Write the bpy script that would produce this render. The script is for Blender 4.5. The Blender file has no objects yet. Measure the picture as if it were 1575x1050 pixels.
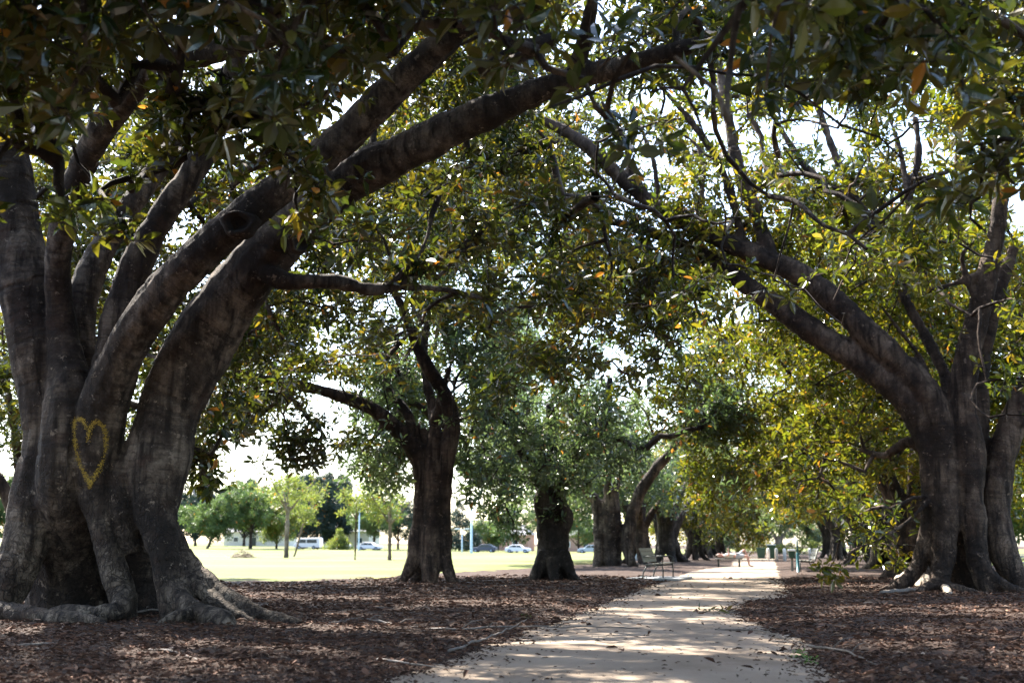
import bpy, bmesh, math, random
import numpy as np
from mathutils import Vector, Matrix, noise
from mathutils.bvhtree import BVHTree
from mathutils.kdtree import KDTree
R = math.radians
rng = np.random.default_rng(7)
random.seed(7)
sc = bpy.context.scene
col = sc.collection

# ------------------------------------------------------------------ camera
FPX = 1750.0
PITCH = math.atan(313 / FPX)
YAW = math.atan(392.5 / math.hypot(FPX, 313))
CAMZ = 1.0
cd = bpy.data.cameras.new('camera')
cam = bpy.data.objects.new('camera', cd)
col.objects.link(cam)
cam.location = (0, 0, CAMZ)
cam.rotation_euler = (math.pi / 2 + PITCH, 0, YAW)
cd.sensor_width = 36
cd.lens = FPX / 1575 * 36
cd.clip_start = 0.05
cd.clip_end = 3000
cd.dof.use_dof = True
cd.dof.focus_distance = 15.5
cd.dof.aperture_fstop = 1.7
sc.camera = cam

# ------------------------------------------------------------------ light
SUN_EL, SUN_AZ = R(51), R(-48)
w = bpy.data.worlds.new('World')
sc.world = w
w.use_nodes = True
nt = w.node_tree
sky = nt.nodes.new('ShaderNodeTexSky')
sky.sky_type = 'NISHITA'
sky.sun_disc = False
sky.sun_elevation = SUN_EL
sky.sun_rotation = SUN_AZ
sky.air_density = 1.0
sky.dust_density = 1.6
sky.ozone_density = 1.0
bg = nt.nodes['Background']
bg.inputs['Strength'].default_value = 0.15
nt.links.new(sky.outputs[0], bg.inputs[0])
sl = bpy.data.lights.new('sun', 'SUN')
sl.energy = 5.0
sl.angle = R(0.53)
sl.color = (1.0, 0.94, 0.84)
so = bpy.data.objects.new('sun', sl)
col.objects.link(so)
sd = Vector((math.sin(SUN_AZ) * math.cos(SUN_EL), math.cos(SUN_AZ) * math.cos(SUN_EL), math.sin(SUN_EL)))
so.rotation_euler = sd.to_track_quat('Z', 'Y').to_euler()
so.location = (0, 0, 60)
sc.view_settings.view_transform = 'Standard'
sc.view_settings.look = 'None'
sc.view_settings.gamma = 1
sc.view_settings.exposure = 2.32
sc.cycles.use_denoising = True
sc.cycles.max_bounces = 7
sc.cycles.diffuse_bounces = 4
sc.cycles.glossy_bounces = 2
sc.cycles.transmission_bounces = 4
sc.cycles.caustics_reflective = False
sc.cycles.caustics_refractive = False
sc.cycles.sample_clamp_indirect = 6

# ------------------------------------------------------------------ projection helpers
cp, sp_, cy_, sy_ = math.cos(PITCH), math.sin(PITCH), math.cos(YAW), math.sin(YAW)
FW = np.array([-sy_ * cp, cy_ * cp, sp_])
RT = np.array([cy_, sy_, 0.0])
UP = np.cross(RT, FW)
CAM = np.array([0, 0, CAMZ])


def ray(u, v):
    return FW + RT * ((u - 787.5) / FPX) + UP * ((525 - v) / FPX)


def px(u, v, Y):
    d = ray(u, v)
    return CAM + d * (Y / d[1])


def depth(p):
    return float((np.asarray(p) - CAM) @ FW)


def project(P):
    q = np.asarray(P) - CAM
    z = q @ FW
    zz = np.where(np.abs(z) < 1e-4, 1e-4, z)
    return 787.5 + FPX * (q @ RT) / zz, 525 - FPX * (q @ UP) / zz, z


def ss(a, b, x):
    t = np.clip((x - a) / (b - a), 0, 1)
    return t * t * (3 - 2 * t)


def terrain(x, y):
    x = np.asarray(x, float)
    y = np.asarray(y, float)
    f = np.interp(x, [-260, -90, -34, -15, -6, 8, 40], [2.2, 0.45, -0.45, -0.2, 0, 0, -0.4])
    return f * ss(30, 180, y)


def G(u, v):
    d = ray(u, v)
    t = 1.0
    z0 = 0
    for _ in range(30):
        t = (z0 - CAMZ) / d[2]
        p = CAM + d * t
        z0 = float(terrain(p[0], p[1]))
    return CAM + d * t


def nz(p, s, o=0):
    return noise.noise(Vector((p[0] * s + o, p[1] * s - o, (p[2] if len(p) > 2 else 0) * s + 2 * o)))


# ------------------------------------------------------------------ materials
def mat(name, base=(0.5, 0.5, 0.5), rough=0.7, metal=0.0, spec=0.5):
    m = bpy.data.materials.new(name)
    m.use_nodes = True
    b = m.node_tree.nodes['Principled BSDF']
    b.inputs['Base Color'].default_value = (*base, 1)
    b.inputs['Roughness'].default_value = rough
    b.inputs['Metallic'].default_value = metal
    b.inputs['Specular IOR Level'].default_value = spec
    return m


class NT:
    def __init__(s, m):
        s.t = m.node_tree
        s.b = s.t.nodes['Principled BSDF']
        s.out = s.t.nodes['Material Output']

    def n(s, typ, **kw):
        x = s.t.nodes.new(typ)
        for k, v in kw.items():
            setattr(x, k, v)
        return x

    def l(s, a, b):
        s.t.links.new(a, b)

    def noise(s, vec, scale, detail=4, rough=0.55):
        x = s.n('ShaderNodeTexNoise')
        x.inputs['Scale'].default_value = scale
        x.inputs['Detail'].default_value = detail
        x.inputs['Roughness'].default_value = rough
        if vec is not None:
            s.l(vec, x.inputs['Vector'])
        return x.outputs['Fac']

    def ramp(s, fac, stops):
        x = s.n('ShaderNodeValToRGB')
        e = x.color_ramp.elements
        while len(e) < len(stops):
            e.new(0.5)
        for k, (p, c) in enumerate(stops):
            e[k].position = p
            e[k].color = (*c, 1) if len(c) == 3 else c
        s.l(fac, x.inputs[0])
        return x.outputs[0]

    def mix(s, fac, a, b, typ='MIX'):
        x = s.n('ShaderNodeMix', data_type='RGBA', blend_type=typ)
        for sock, v in ((x.inputs[0], fac), (x.inputs[6], a), (x.inputs[7], b)):
            if isinstance(v, (int, float)):
                sock.default_value = v
            elif isinstance(v, tuple):
                sock.default_value = (*v, 1)
            else:
                s.l(v, sock)
        return x.outputs[2]

    def math(s, op, a, b=0.0):
        x = s.n('ShaderNodeMath', operation=op)
        for sock, v in ((x.inputs[0], a), (x.inputs[1], b)):
            if isinstance(v, (int, float)):
                sock.default_value = v
            else:
                s.l(v, sock)
        return x.outputs[0]

    def bump(s, h, strength, dist):
        x = s.n('ShaderNodeBump')
        x.inputs['Strength'].default_value = strength
        x.inputs['Distance'].default_value = dist
        s.l(h, x.inputs['Height'])
        s.l(x.outputs[0], s.b.inputs['Normal'])

    def pos(s):
        return s.n('ShaderNodeNewGeometry').outputs['Position']

    def mapping(s, vec, scale):
        x = s.n('ShaderNodeMapping')
        x.inputs['Scale'].default_value = scale
        s.l(vec, x.inputs[0])
        return x.outputs[0]


def bark_mat(name, c_dark, c_mid, c_light, ringy=1.0, rust=0.5):
    m = mat(name, c_mid, 0.85, spec=0.3)
    t = NT(m)
    P = t.pos()
    at = t.n('ShaderNodeAttribute', attribute_name='along')
    comb = t.n('ShaderNodeCombineXYZ')
    t.l(t.math('MULTIPLY', at.outputs['Fac'], 16.0), comb.inputs[0])
    low = t.mapping(P, (1.6, 1.6, 1.6))
    va = t.n('ShaderNodeVectorMath', operation='ADD')
    t.l(comb.outputs[0], va.inputs[0])
    t.l(low, va.inputs[1])
    rings = t.noise(va.outputs[0], 1.0, 5, 0.6)
    comb2 = t.n('ShaderNodeCombineXYZ')
    t.l(t.math('MULTIPLY', at.outputs['Fac'], 3.2), comb2.inputs[0])
    va2 = t.n('ShaderNodeVectorMath', operation='ADD')
    t.l(comb2.outputs[0], va2.inputs[0])
    t.l(t.mapping(P, (2.5, 2.5, 0.6)), va2.inputs[1])
    creases = t.noise(va2.outputs[0], 1.0, 2)
    big = t.noise(P, 1.1, 5, 0.65)
    fine = t.noise(P, 34, 7, 0.75)
    streak = t.noise(t.mapping(P, (5, 5, 0.5)), 1.5, 4)
    c1 = t.ramp(big, [(0.40, c_dark), (0.5, c_mid), (0.60, c_light)])
    c2 = t.mix(t.ramp(streak, [(0.42, (0, 0, 0)), (0.65, (1, 1, 1))]), c1, c_dark)
    c3 = t.mix(t.math('MULTIPLY', t.ramp(rings, [(0.35, (1, 1, 1)), (0.5, (0, 0, 0))]), 0.5 * ringy), c2, tuple(x * 0.5 for x in c_dark))
    rustf = t.ramp(t.noise(P, 2.3, 4, 0.7), [(0.55, (0, 0, 0)), (0.72, (1, 1, 1))])
    c4 = t.mix(t.math('MULTIPLY', rustf, rust), c3, (0.085, 0.044, 0.028))
    c5 = t.mix(t.ramp(fine, [(0.3, (0.45, 0.45, 0.45)), (0.6, (0, 0, 0))]), c4, tuple(x * 0.45 for x in c_dark))
    comb3 = t.n('ShaderNodeCombineXYZ')
    t.l(t.math('MULTIPLY', at.outputs['Fac'], 70.0), comb3.inputs[0])
    va3 = t.n('ShaderNodeVectorMath', operation='ADD')
    t.l(comb3.outputs[0], va3.inputs[0])
    t.l(t.mapping(P, (3, 3, 3)), va3.inputs[1])
    fr = t.noise(va3.outputs[0], 1.0, 3, 0.6)
    c5 = t.mix(t.math('MULTIPLY', t.ramp(fr, [(0.36, (1, 1, 1)), (0.46, (0, 0, 0))]), 0.55 * min(1.0, ringy)), c5, tuple(x * 0.4 for x in c_dark))
    vo = t.n('ShaderNodeTexVoronoi', feature='DISTANCE_TO_EDGE')
    vo.inputs['Scale'].default_value = 11
    wob = t.n('ShaderNodeVectorMath', operation='ADD')
    t.l(t.mapping(P, (1, 1, 0.38)), wob.inputs[0])
    nzv = t.n('ShaderNodeTexNoise')
    nzv.inputs['Scale'].default_value = 5
    t.l(P, nzv.inputs['Vector'])
    scl = t.n('ShaderNodeVectorMath', operation='SCALE')
    scl.inputs['Scale'].default_value = 0.34
    t.l(nzv.outputs['Color'], scl.inputs[0])
    t.l(scl.outputs[0], wob.inputs[1])
    t.l(wob.outputs[0], vo.inputs['Vector'])
    sep = t.n('ShaderNodeSeparateXYZ')
    t.l(P, sep.inputs[0])
    lowm = t.ramp(t.math('ADD', t.math('MULTIPLY', sep.outputs[2], 0.25), t.math('MULTIPLY', big, 0.6)), [(0.5, (1, 1, 1)), (0.95, (0.12, 0.12, 0.12))])
    crk = t.math('MULTIPLY', t.ramp(vo.outputs['Distance'], [(0.01, (0.6, 0.6, 0.6)), (0.085, (0, 0, 0))]), lowm)
    c5 = t.mix(crk, c5, tuple(x * 0.3 for x in c_dark))
    lich = t.ramp(t.noise(P, 7.5, 6, 0.75), [(0.60, (0, 0, 0)), (0.66, (0.75, 0.75, 0.75))])
    c5 = t.mix(lich, c5, tuple(min(1, x * 1.25) for x in c_light))
    t.l(c5, t.b.inputs['Base Color'])
    h = t.math('ADD', t.math('ADD', t.math('MULTIPLY', rings, 0.9 * ringy), t.math('MULTIPLY', crk, -0.9)), t.math('ADD', t.math('MULTIPLY', fine, 0.5), t.math('MULTIPLY', creases, 1.6 * ringy)))
    t.bump(h, 1.0, 0.045)
    return m


M = {}
M['bark'] = bark_mat('grey_fig_bark', (0.022, 0.0145, 0.010), (0.092, 0.066, 0.048), (0.23, 0.178, 0.133))
M['bark_brown'] = bark_mat('brown_fig_bark', (0.022, 0.013, 0.009), (0.090, 0.056, 0.038), (0.19, 0.13, 0.092), 0.8, 0.8)
M['bark_rough'] = bark_mat('rough_dark_bark', (0.02, 0.015, 0.012), (0.055, 0.042, 0.034), (0.12, 0.095, 0.075), 0.5, 0.4)
M['bark_pale'] = bark_mat('pale_young_bark', (0.12, 0.09, 0.07), (0.22, 0.17, 0.13), (0.33, 0.27, 0.21), 0.6, 0.3)


def leaf_mat(name, front, back, trans, tfac=0.34, rough=0.33, orange=0.985, gloss=0.5):
    m = mat(name, (0.05, 0.08, 0.03), rough, spec=gloss)
    t = NT(m)
    at = t.n('ShaderNodeAttribute', attribute_name='tint').outputs['Fac']
    g = t.n('ShaderNodeNewGeometry')
    org = (0.42, 0.17, 0.025)
    fr = t.ramp(at, [(0.0, front[0]), (0.55, front[1]), (orange - 0.03, front[2]), (orange, org)])
    bk = t.ramp(at, [(0.0, back[0]), (0.55, back[1]), (orange - 0.03, back[2]), (orange, org)])
    tr = t.ramp(at, [(0.0, trans[0]), (0.55, trans[1]), (orange - 0.03, trans[2]), (orange, (0.6, 0.25, 0.03))])
    c = t.mix(g.outputs['Backfacing'], fr, bk)
    t.l(c, t.b.inputs['Base Color'])
    t.l(t.math('ADD', t.math('MULTIPLY', g.outputs['Backfacing'], 0.12), rough), t.b.inputs['Roughness'])
    t.l(t.math('SUBTRACT', gloss, t.math('MULTIPLY', g.outputs['Backfacing'], gloss * 0.4)), t.b.inputs['Specular IOR Level'])
    tl = t.n('ShaderNodeBsdfTranslucent')
    t.l(tr, tl.inputs[0])
    ms = t.n('ShaderNodeMixShader')
    ms.inputs[0].default_value = tfac
    t.l(t.b.outputs[0], ms.inputs[1])
    t.l(tl.outputs[0], ms.inputs[2])
    t.l(ms.outputs[0], t.out.inputs[0])
    return m


M['leaf'] = leaf_mat('fig_leaf_dark', ((0.006, 0.016, 0.009), (0.016, 0.036, 0.015), (0.05, 0.066, 0.013)),
                     ((0.028, 0.030, 0.010), (0.07, 0.053, 0.016), (0.14, 0.075, 0.022)),
                     ((0.05, 0.10, 0.012), (0.16, 0.18, 0.014), (0.40, 0.28, 0.02)), 0.31, 0.18, gloss=0.85)
M['leaf_warm'] = leaf_mat('fig_leaf_olive', ((0.010, 0.022, 0.007), (0.028, 0.044, 0.009), (0.085, 0.085, 0.011)),
                          ((0.04, 0.042, 0.010), (0.10, 0.075, 0.016), (0.18, 0.10, 0.02)),
                          ((0.07, 0.13, 0.012), (0.225, 0.245, 0.013), (0.52, 0.36, 0.018)), 0.39, 0.18, gloss=0.85)
M['leaf_grey'] = leaf_mat('fig_leaf_grey_green', ((0.035, 0.062, 0.040), (0.075, 0.11, 0.072), (0.12, 0.15, 0.095)),
                          ((0.040, 0.058, 0.032), (0.065, 0.08, 0.04), (0.10, 0.105, 0.045)),
                          ((0.10, 0.18, 0.05), (0.18, 0.26, 0.08), (0.27, 0.33, 0.09)), 0.36, 0.26, 0.996, gloss=0.9)
M['leaf_lime'] = leaf_mat('young_tree_leaf', ((0.06, 0.09, 0.025), (0.09, 0.12, 0.03), (0.13, 0.14, 0.035)),
                          ((0.08, 0.10, 0.03), (0.10, 0.12, 0.035), (0.14, 0.14, 0.04)),
                          ((0.2, 0.28, 0.05), (0.28, 0.34, 0.06), (0.36, 0.36, 0.06)), 0.42, 0.45, 0.999)
M['leaf_blue'] = leaf_mat('far_conifer_leaf', ((0.018, 0.035, 0.03), (0.028, 0.05, 0.042), (0.045, 0.07, 0.055)),
                          ((0.02, 0.035, 0.03), (0.03, 0.05, 0.042), (0.045, 0.07, 0.055)),
                          ((0.05, 0.09, 0.05), (0.07, 0.11, 0.06), (0.09, 0.13, 0.07)), 0.2, 0.6, 0.9995)
M['leaf_mid'] = leaf_mat('far_green_leaf', ((0.045, 0.08, 0.03), (0.065, 0.105, 0.038), (0.09, 0.125, 0.045)),
                         ((0.05, 0.08, 0.03), (0.07, 0.105, 0.04), (0.09, 0.125, 0.045)),
                         ((0.12, 0.2, 0.05), (0.16, 0.25, 0.06), (0.2, 0.28, 0.07)), 0.3, 0.5, 0.9995)


def ground_mat():
    m = mat('bark_chip_litter', rough=0.95, spec=0.2)
    t = NT(m)
    P = t.pos()
    v = t.n('ShaderNodeTexVoronoi')
    v.inputs['Scale'].default_value = 22
    t.l(t.mapping(P, (1, 0.7, 1)), v.inputs['Vector'])
    a = t.noise(P, 0.5, 4)
    b = t.noise(P, 9, 6, 0.7)
    c0 = t.ramp(b, [(0.28, (0.010, 0.006, 0.0045)), (0.5, (0.030, 0.0175, 0.0125)), (0.75, (0.06, 0.037, 0.028))])
    sepc = t.n('ShaderNodeSeparateColor')
    t.l(v.outputs['Color'], sepc.inputs[0])
    c1 = t.mix(t.math('MULTIPLY', sepc.outputs[0], 0.55), c0, (0.075, 0.046, 0.034))
    c2 = t.mix(t.ramp(a, [(0.42, (0, 0, 0)), (0.7, (0.5, 0.5, 0.5))]), c1, (0.09, 0.065, 0.052))
    t.l(c2, t.b.inputs['Base Color'])
    t.bump(t.math('ADD', b, t.math('MULTIPLY', v.outputs['Distance'], 0.8)), 0.8, 0.03)
    return m


def path_mat():
    m = mat('compacted_sand', rough=0.95, spec=0.2)
    t = NT(m)
    P = t.pos()
    a = t.noise(P, 0.8, 5, 0.6)
    b = t.noise(P, 14, 6, 0.7)
    sp = t.noise(P, 45, 3, 0.6)
    band = t.noise(t.mapping(P, (2.2, 0.5, 1)), 2.0, 4, 0.6)
    c = t.ramp(a, [(0.3, (0.185, 0.138, 0.10)), (0.55, (0.275, 0.215, 0.162)), (0.75, (0.34, 0.275, 0.212))])
    c = t.mix(t.ramp(band, [(0.5, (0, 0, 0)), (0.75, (0.55, 0.55, 0.55))]), c, (0.27, 0.205, 0.15))
    c = t.mix(t.ramp(b, [(0.28, (0.6, 0.6, 0.6)), (0.48, (0, 0, 0))]), c, (0.22, 0.165, 0.12))
    c = t.mix(t.ramp(sp, [(0.68, (0, 0, 0)), (0.73, (0.8, 0.8, 0.8))]), c, (0.10, 0.06, 0.045))
    t.l(c, t.b.inputs['Base Color'])
    t.bump(t.math('ADD', b, t.math('MULTIPLY', a, 2.0)), 0.6, 0.03)
    return m


def lawn_mat():
    m = mat('dry_lawn_grass', rough=0.9, spec=0.2)
    t = NT(m)
    P = t.pos()
    a = t.noise(t.mapping(P, (0.5, 1.0, 1)), 0.12, 5, 0.6)
    b = t.noise(P, 6, 6, 0.7)
    c = t.ramp(a, [(0.36, (0.075, 0.11, 0.022)), (0.5, (0.135, 0.15, 0.036)), (0.62, (0.215, 0.19, 0.07))])
    c = t.mix(t.ramp(b, [(0.3, (0.55, 0.55, 0.55)), (0.6, (0, 0, 0))]), c, (0.10, 0.13, 0.035))
    t.l(c, t.b.inputs['Base Color'])
    t.bump(b, 0.7, 0.05)
    return m


def speck(name, a, b, scale=8, rough=0.7, metal=0, bump=0.2):
    m = mat(name, a, rough, metal)
    t = NT(m)
    f = t.noise(t.pos(), scale, 5, 0.65)
    t.l(t.ramp(f, [(0.35, a), (0.65, b)]), t.b.inputs['Base Color'])
    if bump:
        t.bump(f, bump, 0.01)
    return m


def tint_mat(name, stops, rough=0.85):
    m = mat(name, rough=rough, spec=0.25)
    t = NT(m)
    at = t.n('ShaderNodeAttribute', attribute_name='tint').outputs['Fac']
    t.l(t.ramp(at, stops), t.b.inputs['Base Color'])
    return m


M['ground'] = ground_mat()
M['path'] = path_mat()
M['lawn'] = lawn_mat()
M['asphalt'] = speck('asphalt', (0.045, 0.045, 0.047), (0.06, 0.06, 0.06), 3)
M['litter'] = tint_mat('litter_bits', [(0, (0.016, 0.008, 0.005)), (0.4, (0.072, 0.034, 0.021)), (0.72, (0.155, 0.078, 0.049)), (0.86, (0.25, 0.15, 0.10)), (1, (0.40, 0.30, 0.23))])
M['stick'] = speck('dead_stick', (0.07, 0.055, 0.045), (0.17, 0.14, 0.12), 30)
M['pale_wood'] = speck('pale_dead_wood', (0.30, 0.23, 0.165), (0.42, 0.34, 0.26), 9)
M['grey_wood'] = speck('weathered_slats', (0.15, 0.15, 0.125), (0.23, 0.23, 0.2), 12)
M['dark_metal'] = speck('dark_green_metal', (0.012, 0.02, 0.018), (0.02, 0.03, 0.027), 10, 0.5, 0, 0)
M['concrete'] = speck('concrete_slab', (0.26, 0.28, 0.29), (0.36, 0.37, 0.38), 6, 0.9)
M['teal'] = speck('teal_paint', (0.012, 0.10, 0.115), (0.018, 0.13, 0.145), 6, 0.45, 0, 0)
M['green_paint'] = speck('dark_green_plastic', (0.01, 0.05, 0.03), (0.015, 0.065, 0.04), 6, 0.5, 0, 0)
M['white'] = speck('white_paint', (0.74, 0.74, 0.74), (0.82, 0.82, 0.82), 4, 0.45, 0, 0)
M['pale_blue'] = speck('pale_blue_galvanised', (0.35, 0.46, 0.56), (0.45, 0.56, 0.66), 5, 0.5, 0, 0)
M['silver'] = speck('silver_blue_car_paint', (0.26, 0.33, 0.40), (0.30, 0.37, 0.44), 2, 0.3, 0.3, 0)
M['navy'] = speck('dark_blue_car_paint', (0.03, 0.045, 0.075), (0.04, 0.055, 0.09), 2, 0.3, 0, 0)
M['glass'] = mat('dark_glass', (0.03, 0.05, 0.06), 0.08)
M['rubber'] = mat('black_rubber', (0.02, 0.02, 0.02), 0.8)
M['yellow_spray'] = speck('yellow_spray_paint', (0.22, 0.14, 0.02), (0.42, 0.28, 0.03), 40, 0.8)
M['hollow'] = speck('dark_hollow_wood', (0.012, 0.009, 0.007), (0.03, 0.022, 0.016), 20, 0.95)
M['brick'] = speck('pinkish_brick', (0.36, 0.2, 0.16), (0.42, 0.26, 0.2), 3, 0.9)
M['render_wall'] = speck('pale_rendered_wall', (0.56, 0.53, 0.49), (0.64, 0.61, 0.57), 2, 0.9)
M['roof'] = speck('grey_roof_tiles', (0.13, 0.13, 0.14), (0.19, 0.19, 0.2), 4, 0.8)
M['dry_brush'] = speck('dry_brush', (0.19, 0.14, 0.09), (0.30, 0.235, 0.16), 15)
M['skin'] = speck('skin', (0.48, 0.26, 0.20), (0.54, 0.31, 0.245), 20, 0.6, 0, 0)
M['shirt'] = speck('pale_grey_cloth', (0.50, 0.49, 0.44), (0.58, 0.57, 0.52), 30, 0.9)
M['shorts'] = speck('grey_blue_cloth', (0.36, 0.38, 0.42), (0.42, 0.44, 0.48), 30, 0.9)
M['hair'] = speck('brown_hair', (0.05, 0.03, 0.018), (0.08, 0.05, 0.03), 60, 0.6)
M['flower_leaf'] = leaf_mat('yellow_flowering_leaf', ((0.10, 0.12, 0.03), (0.2, 0.19, 0.03), (0.45, 0.33, 0.02)),
                            ((0.10, 0.12, 0.03), (0.2, 0.19, 0.03), (0.45, 0.33, 0.02)),
                            ((0.2, 0.25, 0.04), (0.35, 0.33, 0.04), (0.5, 0.4, 0.03)), 0.35, 0.5, 0.9995)
M['weed'] = leaf_mat('green_weed', ((0.05, 0.11, 0.025), (0.07, 0.14, 0.03), (0.09, 0.16, 0.04)),
                     ((0.05, 0.11, 0.025), (0.07, 0.14, 0.03), (0.09, 0.16, 0.04)),
                     ((0.12, 0.25, 0.04), (0.16, 0.3, 0.05), (0.2, 0.3, 0.05)), 0.3, 0.5, 0.9995)


# ------------------------------------------------------------------ object helpers
def link(name, me, parent=None, loc=None):
    o = bpy.data.objects.new(name, me)
    col.objects.link(o)
    if parent is not None:
        o.parent = parent
    if loc is not None:
        o.location = loc
    return o


def tag(o, label=None, cat=None, group=None, kind=None):
    for k, v in (('label', label), ('category', cat), ('group', group), ('kind', kind)):
        if v:
            o[k] = v
    return o


def thing(name, loc, label, cat, group=None, rz=0):
    o = bpy.data.objects.new(name, None)
    o.empty_display_size = 0.3
    col.objects.link(o)
    o.location = loc
    o.rotation_euler = (0, 0, rz)
    return tag(o, label, cat, group)


def np_mesh(name, V, loops, counts, mats, midx=None, attrs=None, smooth=False):
    me = bpy.data.meshes.new(name)
    V = np.asarray(V, np.float32)
    me.vertices.add(len(V))
    me.vertices.foreach_set('co', V.ravel())
    loops = np.asarray(loops, np.int32)
    counts = np.asarray(counts, np.int32)
    me.loops.add(len(loops))
    me.loops.foreach_set('vertex_index', loops)
    me.polygons.add(len(counts))
    st = np.zeros(len(counts), np.int32)
    st[1:] = np.cumsum(counts)[:-1]
    me.polygons.foreach_set('loop_start', st)
    try:
        me.polygons.foreach_set('loop_total', counts)
    except Exception:
        pass
    for m in mats:
        me.materials.append(m)
    if midx is not None:
        me.polygons.foreach_set('material_index', np.asarray(midx, np.int32))
    me.polygons.foreach_set('use_smooth', np.full(len(counts), smooth, bool) if isinstance(smooth, bool) else smooth)
    for k, a in (attrs or {}).items():
        at = me.attributes.new(k, 'FLOAT', 'POINT')
        at.data.foreach_set('value', np.asarray(a, np.float32))
    me.update(calc_edges=True)
    return me


class Acc:
    """collects vertices and faces into one mesh"""

    def __init__(s):
        s.V, s.L, s.C, s.MI, s.T, s.S, s.n = [], [], [], [], [], [], 0

    def add(s, V, loops, counts, mi=0, tint=0.0, smooth=False):
        V = np.asarray(V, np.float32).reshape(-1, 3)
        s.V.append(V)
        s.L.append(np.asarray(loops, np.int64) + s.n)
        s.C.append(np.asarray(counts, np.int64))
        s.MI.append(np.full(len(counts), mi))
        s.S.append(np.full(len(counts), smooth))
        t = np.asarray(tint, np.float32)
        s.T.append(np.full(len(V), tint, np.float32) if t.ndim == 0 else t)
        s.n += len(V)

    def build(s, name, mats, origin=(0, 0, 0), attr='tint'):
        V = np.concatenate(s.V) - np.asarray(origin, np.float32)
        return np_mesh(name, V, np.concatenate(s.L), np.concatenate(s.C), mats, np.concatenate(s.MI),
                       {attr: np.concatenate(s.T)}, np.concatenate(s.S).astype(bool))

    def tube(s, pts, rad, sides=6, mi=0, tint=0.0, cap=True):
        pts = np.asarray(pts, float)
        n = len(pts)
        if n < 2:
            return
        rad = np.broadcast_to(np.asarray(rad, float), (n,))
        T = np.gradient(pts, axis=0)
        T /= np.linalg.norm(T, axis=1)[:, None] + 1e-9
        a = np.array([0, 0, 1.0]) if abs(T[0][2]) < 0.9 else np.array([1.0, 0, 0])
        N = np.cross(T[0], a)
        N /= np.linalg.norm(N)
        Ns = [N]
        for i in range(1, n):
            N = N - T[i] * (N @ T[i])
            N /= np.linalg.norm(N) + 1e-9
            Ns.append(N)
        Ns = np.array(Ns)
        B = np.cross(T, Ns)
        an = np.arange(sides) / sides * 2 * np.pi
        ring = pts[:, None] + rad[:, None, None] * (Ns[:, None] * np.cos(an)[None, :, None] + B[:, None] * np.sin(an)[None, :, None])
        V = ring.reshape(-1, 3)
        i = np.arange(n - 1)[:, None] * sides
        j = np.arange(sides)[None]
        k = (np.arange(sides)[None] + 1) % sides
        q = np.stack([i + j, i + k, i + sides + k, i + sides + j], -1).reshape(-1)
        loops = q
        counts = np.full((n - 1) * sides, 4)
        if cap:
            loops = np.concatenate([q, np.arange(sides)[::-1], (n - 1) * sides + np.arange(sides)])
            counts = np.concatenate([counts, [sides, sides]])
        s.add(V, loops, counts, mi, tint, True)

    def box(s, c, size, mi=0, rz=0.0, tint=0.0, rx=0.0, ry=0.0):
        x, y, z = np.asarray(size) / 2
        V = np.array([[-x, -y, -z], [x, -y, -z], [x, y, -z], [-x, y, -z], [-x, -y, z], [x, -y, z], [x, y, z], [-x, y, z]])
        Mx = np.array(Matrix.Rotation(rz, 3, 'Z') @ Matrix.Rotation(ry, 3, 'Y') @ Matrix.Rotation(rx, 3, 'X'))
        V = V @ Mx.T + np.asarray(c)
        s.add(V, [0, 3, 2, 1, 4, 5, 6, 7, 0, 1, 5, 4, 1, 2, 6, 5, 2, 3, 7, 6, 3, 0, 4, 7], [4] * 6, mi, tint)


def bevel(o, wd=0.01, seg=2):
    m = o.modifiers.new('bevel', 'BEVEL')
    m.width = wd
    m.segments = seg
    m.limit_method = 'ANGLE'
    return o


def smooth_path(pts, step):
    """Catmull-Rom through rows of any width, resampled"""
    P = np.asarray(pts, float)
    if len(P) < 3:
        n = max(2, int(np.linalg.norm(P[-1, :3] - P[0, :3]) / step) + 1)
        t = np.linspace(0, 1, n)[:, None]
        return P[0] * (1 - t) + P[-1] * t
    Q = np.vstack([2 * P[0] - P[1], P, 2 * P[-1] - P[-2]])
    out = []
    for i in range(1, len(Q) - 2):
        p0, p1, p2, p3 = Q[i - 1], Q[i], Q[i + 1], Q[i + 2]
        n = max(2, int(np.linalg.norm(p2[:3] - p1[:3]) / step) + 1)
        for t in np.linspace(0, 1, n, endpoint=False):
            out.append(0.5 * ((2 * p1) + (-p0 + p2) * t + (2 * p0 - 5 * p1 + 4 * p2 - p3) * t * t + (-p0 + 3 * p1 - 3 * p2 + p3) * t ** 3))
    out.append(P[-1])
    out = np.array(out)
    out[:, 3:] = np.maximum(out[:, 3:], 0.004)
    return out


# ------------------------------------------------------------------ leaves
LEAF = [
    (np.array([[0, 0, 0], [-.5, .32, .1], [0, .32, 0], [.5, .32, .1], [-.4, .7, .02], [0, .7, -.05], [.4, .7, .02], [0, 1, -.16]]),
     [0, 2, 1, 0, 3, 2, 1, 2, 5, 4, 2, 3, 6, 5, 4, 5, 7, 5, 6, 7], [3, 3, 4, 4, 3, 3]),
    (np.array([[0, 0, 0], [-.46, .32, .1], [-.38, .7, .03], [0, 1, -.1], [.38, .7, .03], [.46, .32, .1]]),
     [0, 3, 2, 1, 0, 5, 4, 3], [4, 4]),
    (np.array([[0, 0, 0], [-.5, .45, .1], [0, 1, -.06], [.5, .45, .1]]), [0, 2, 1, 0, 3, 2], [3, 3]),
]


def unit(a):
    return a / (np.linalg.norm(a, axis=-1, keepdims=True) + 1e-9)


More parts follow.
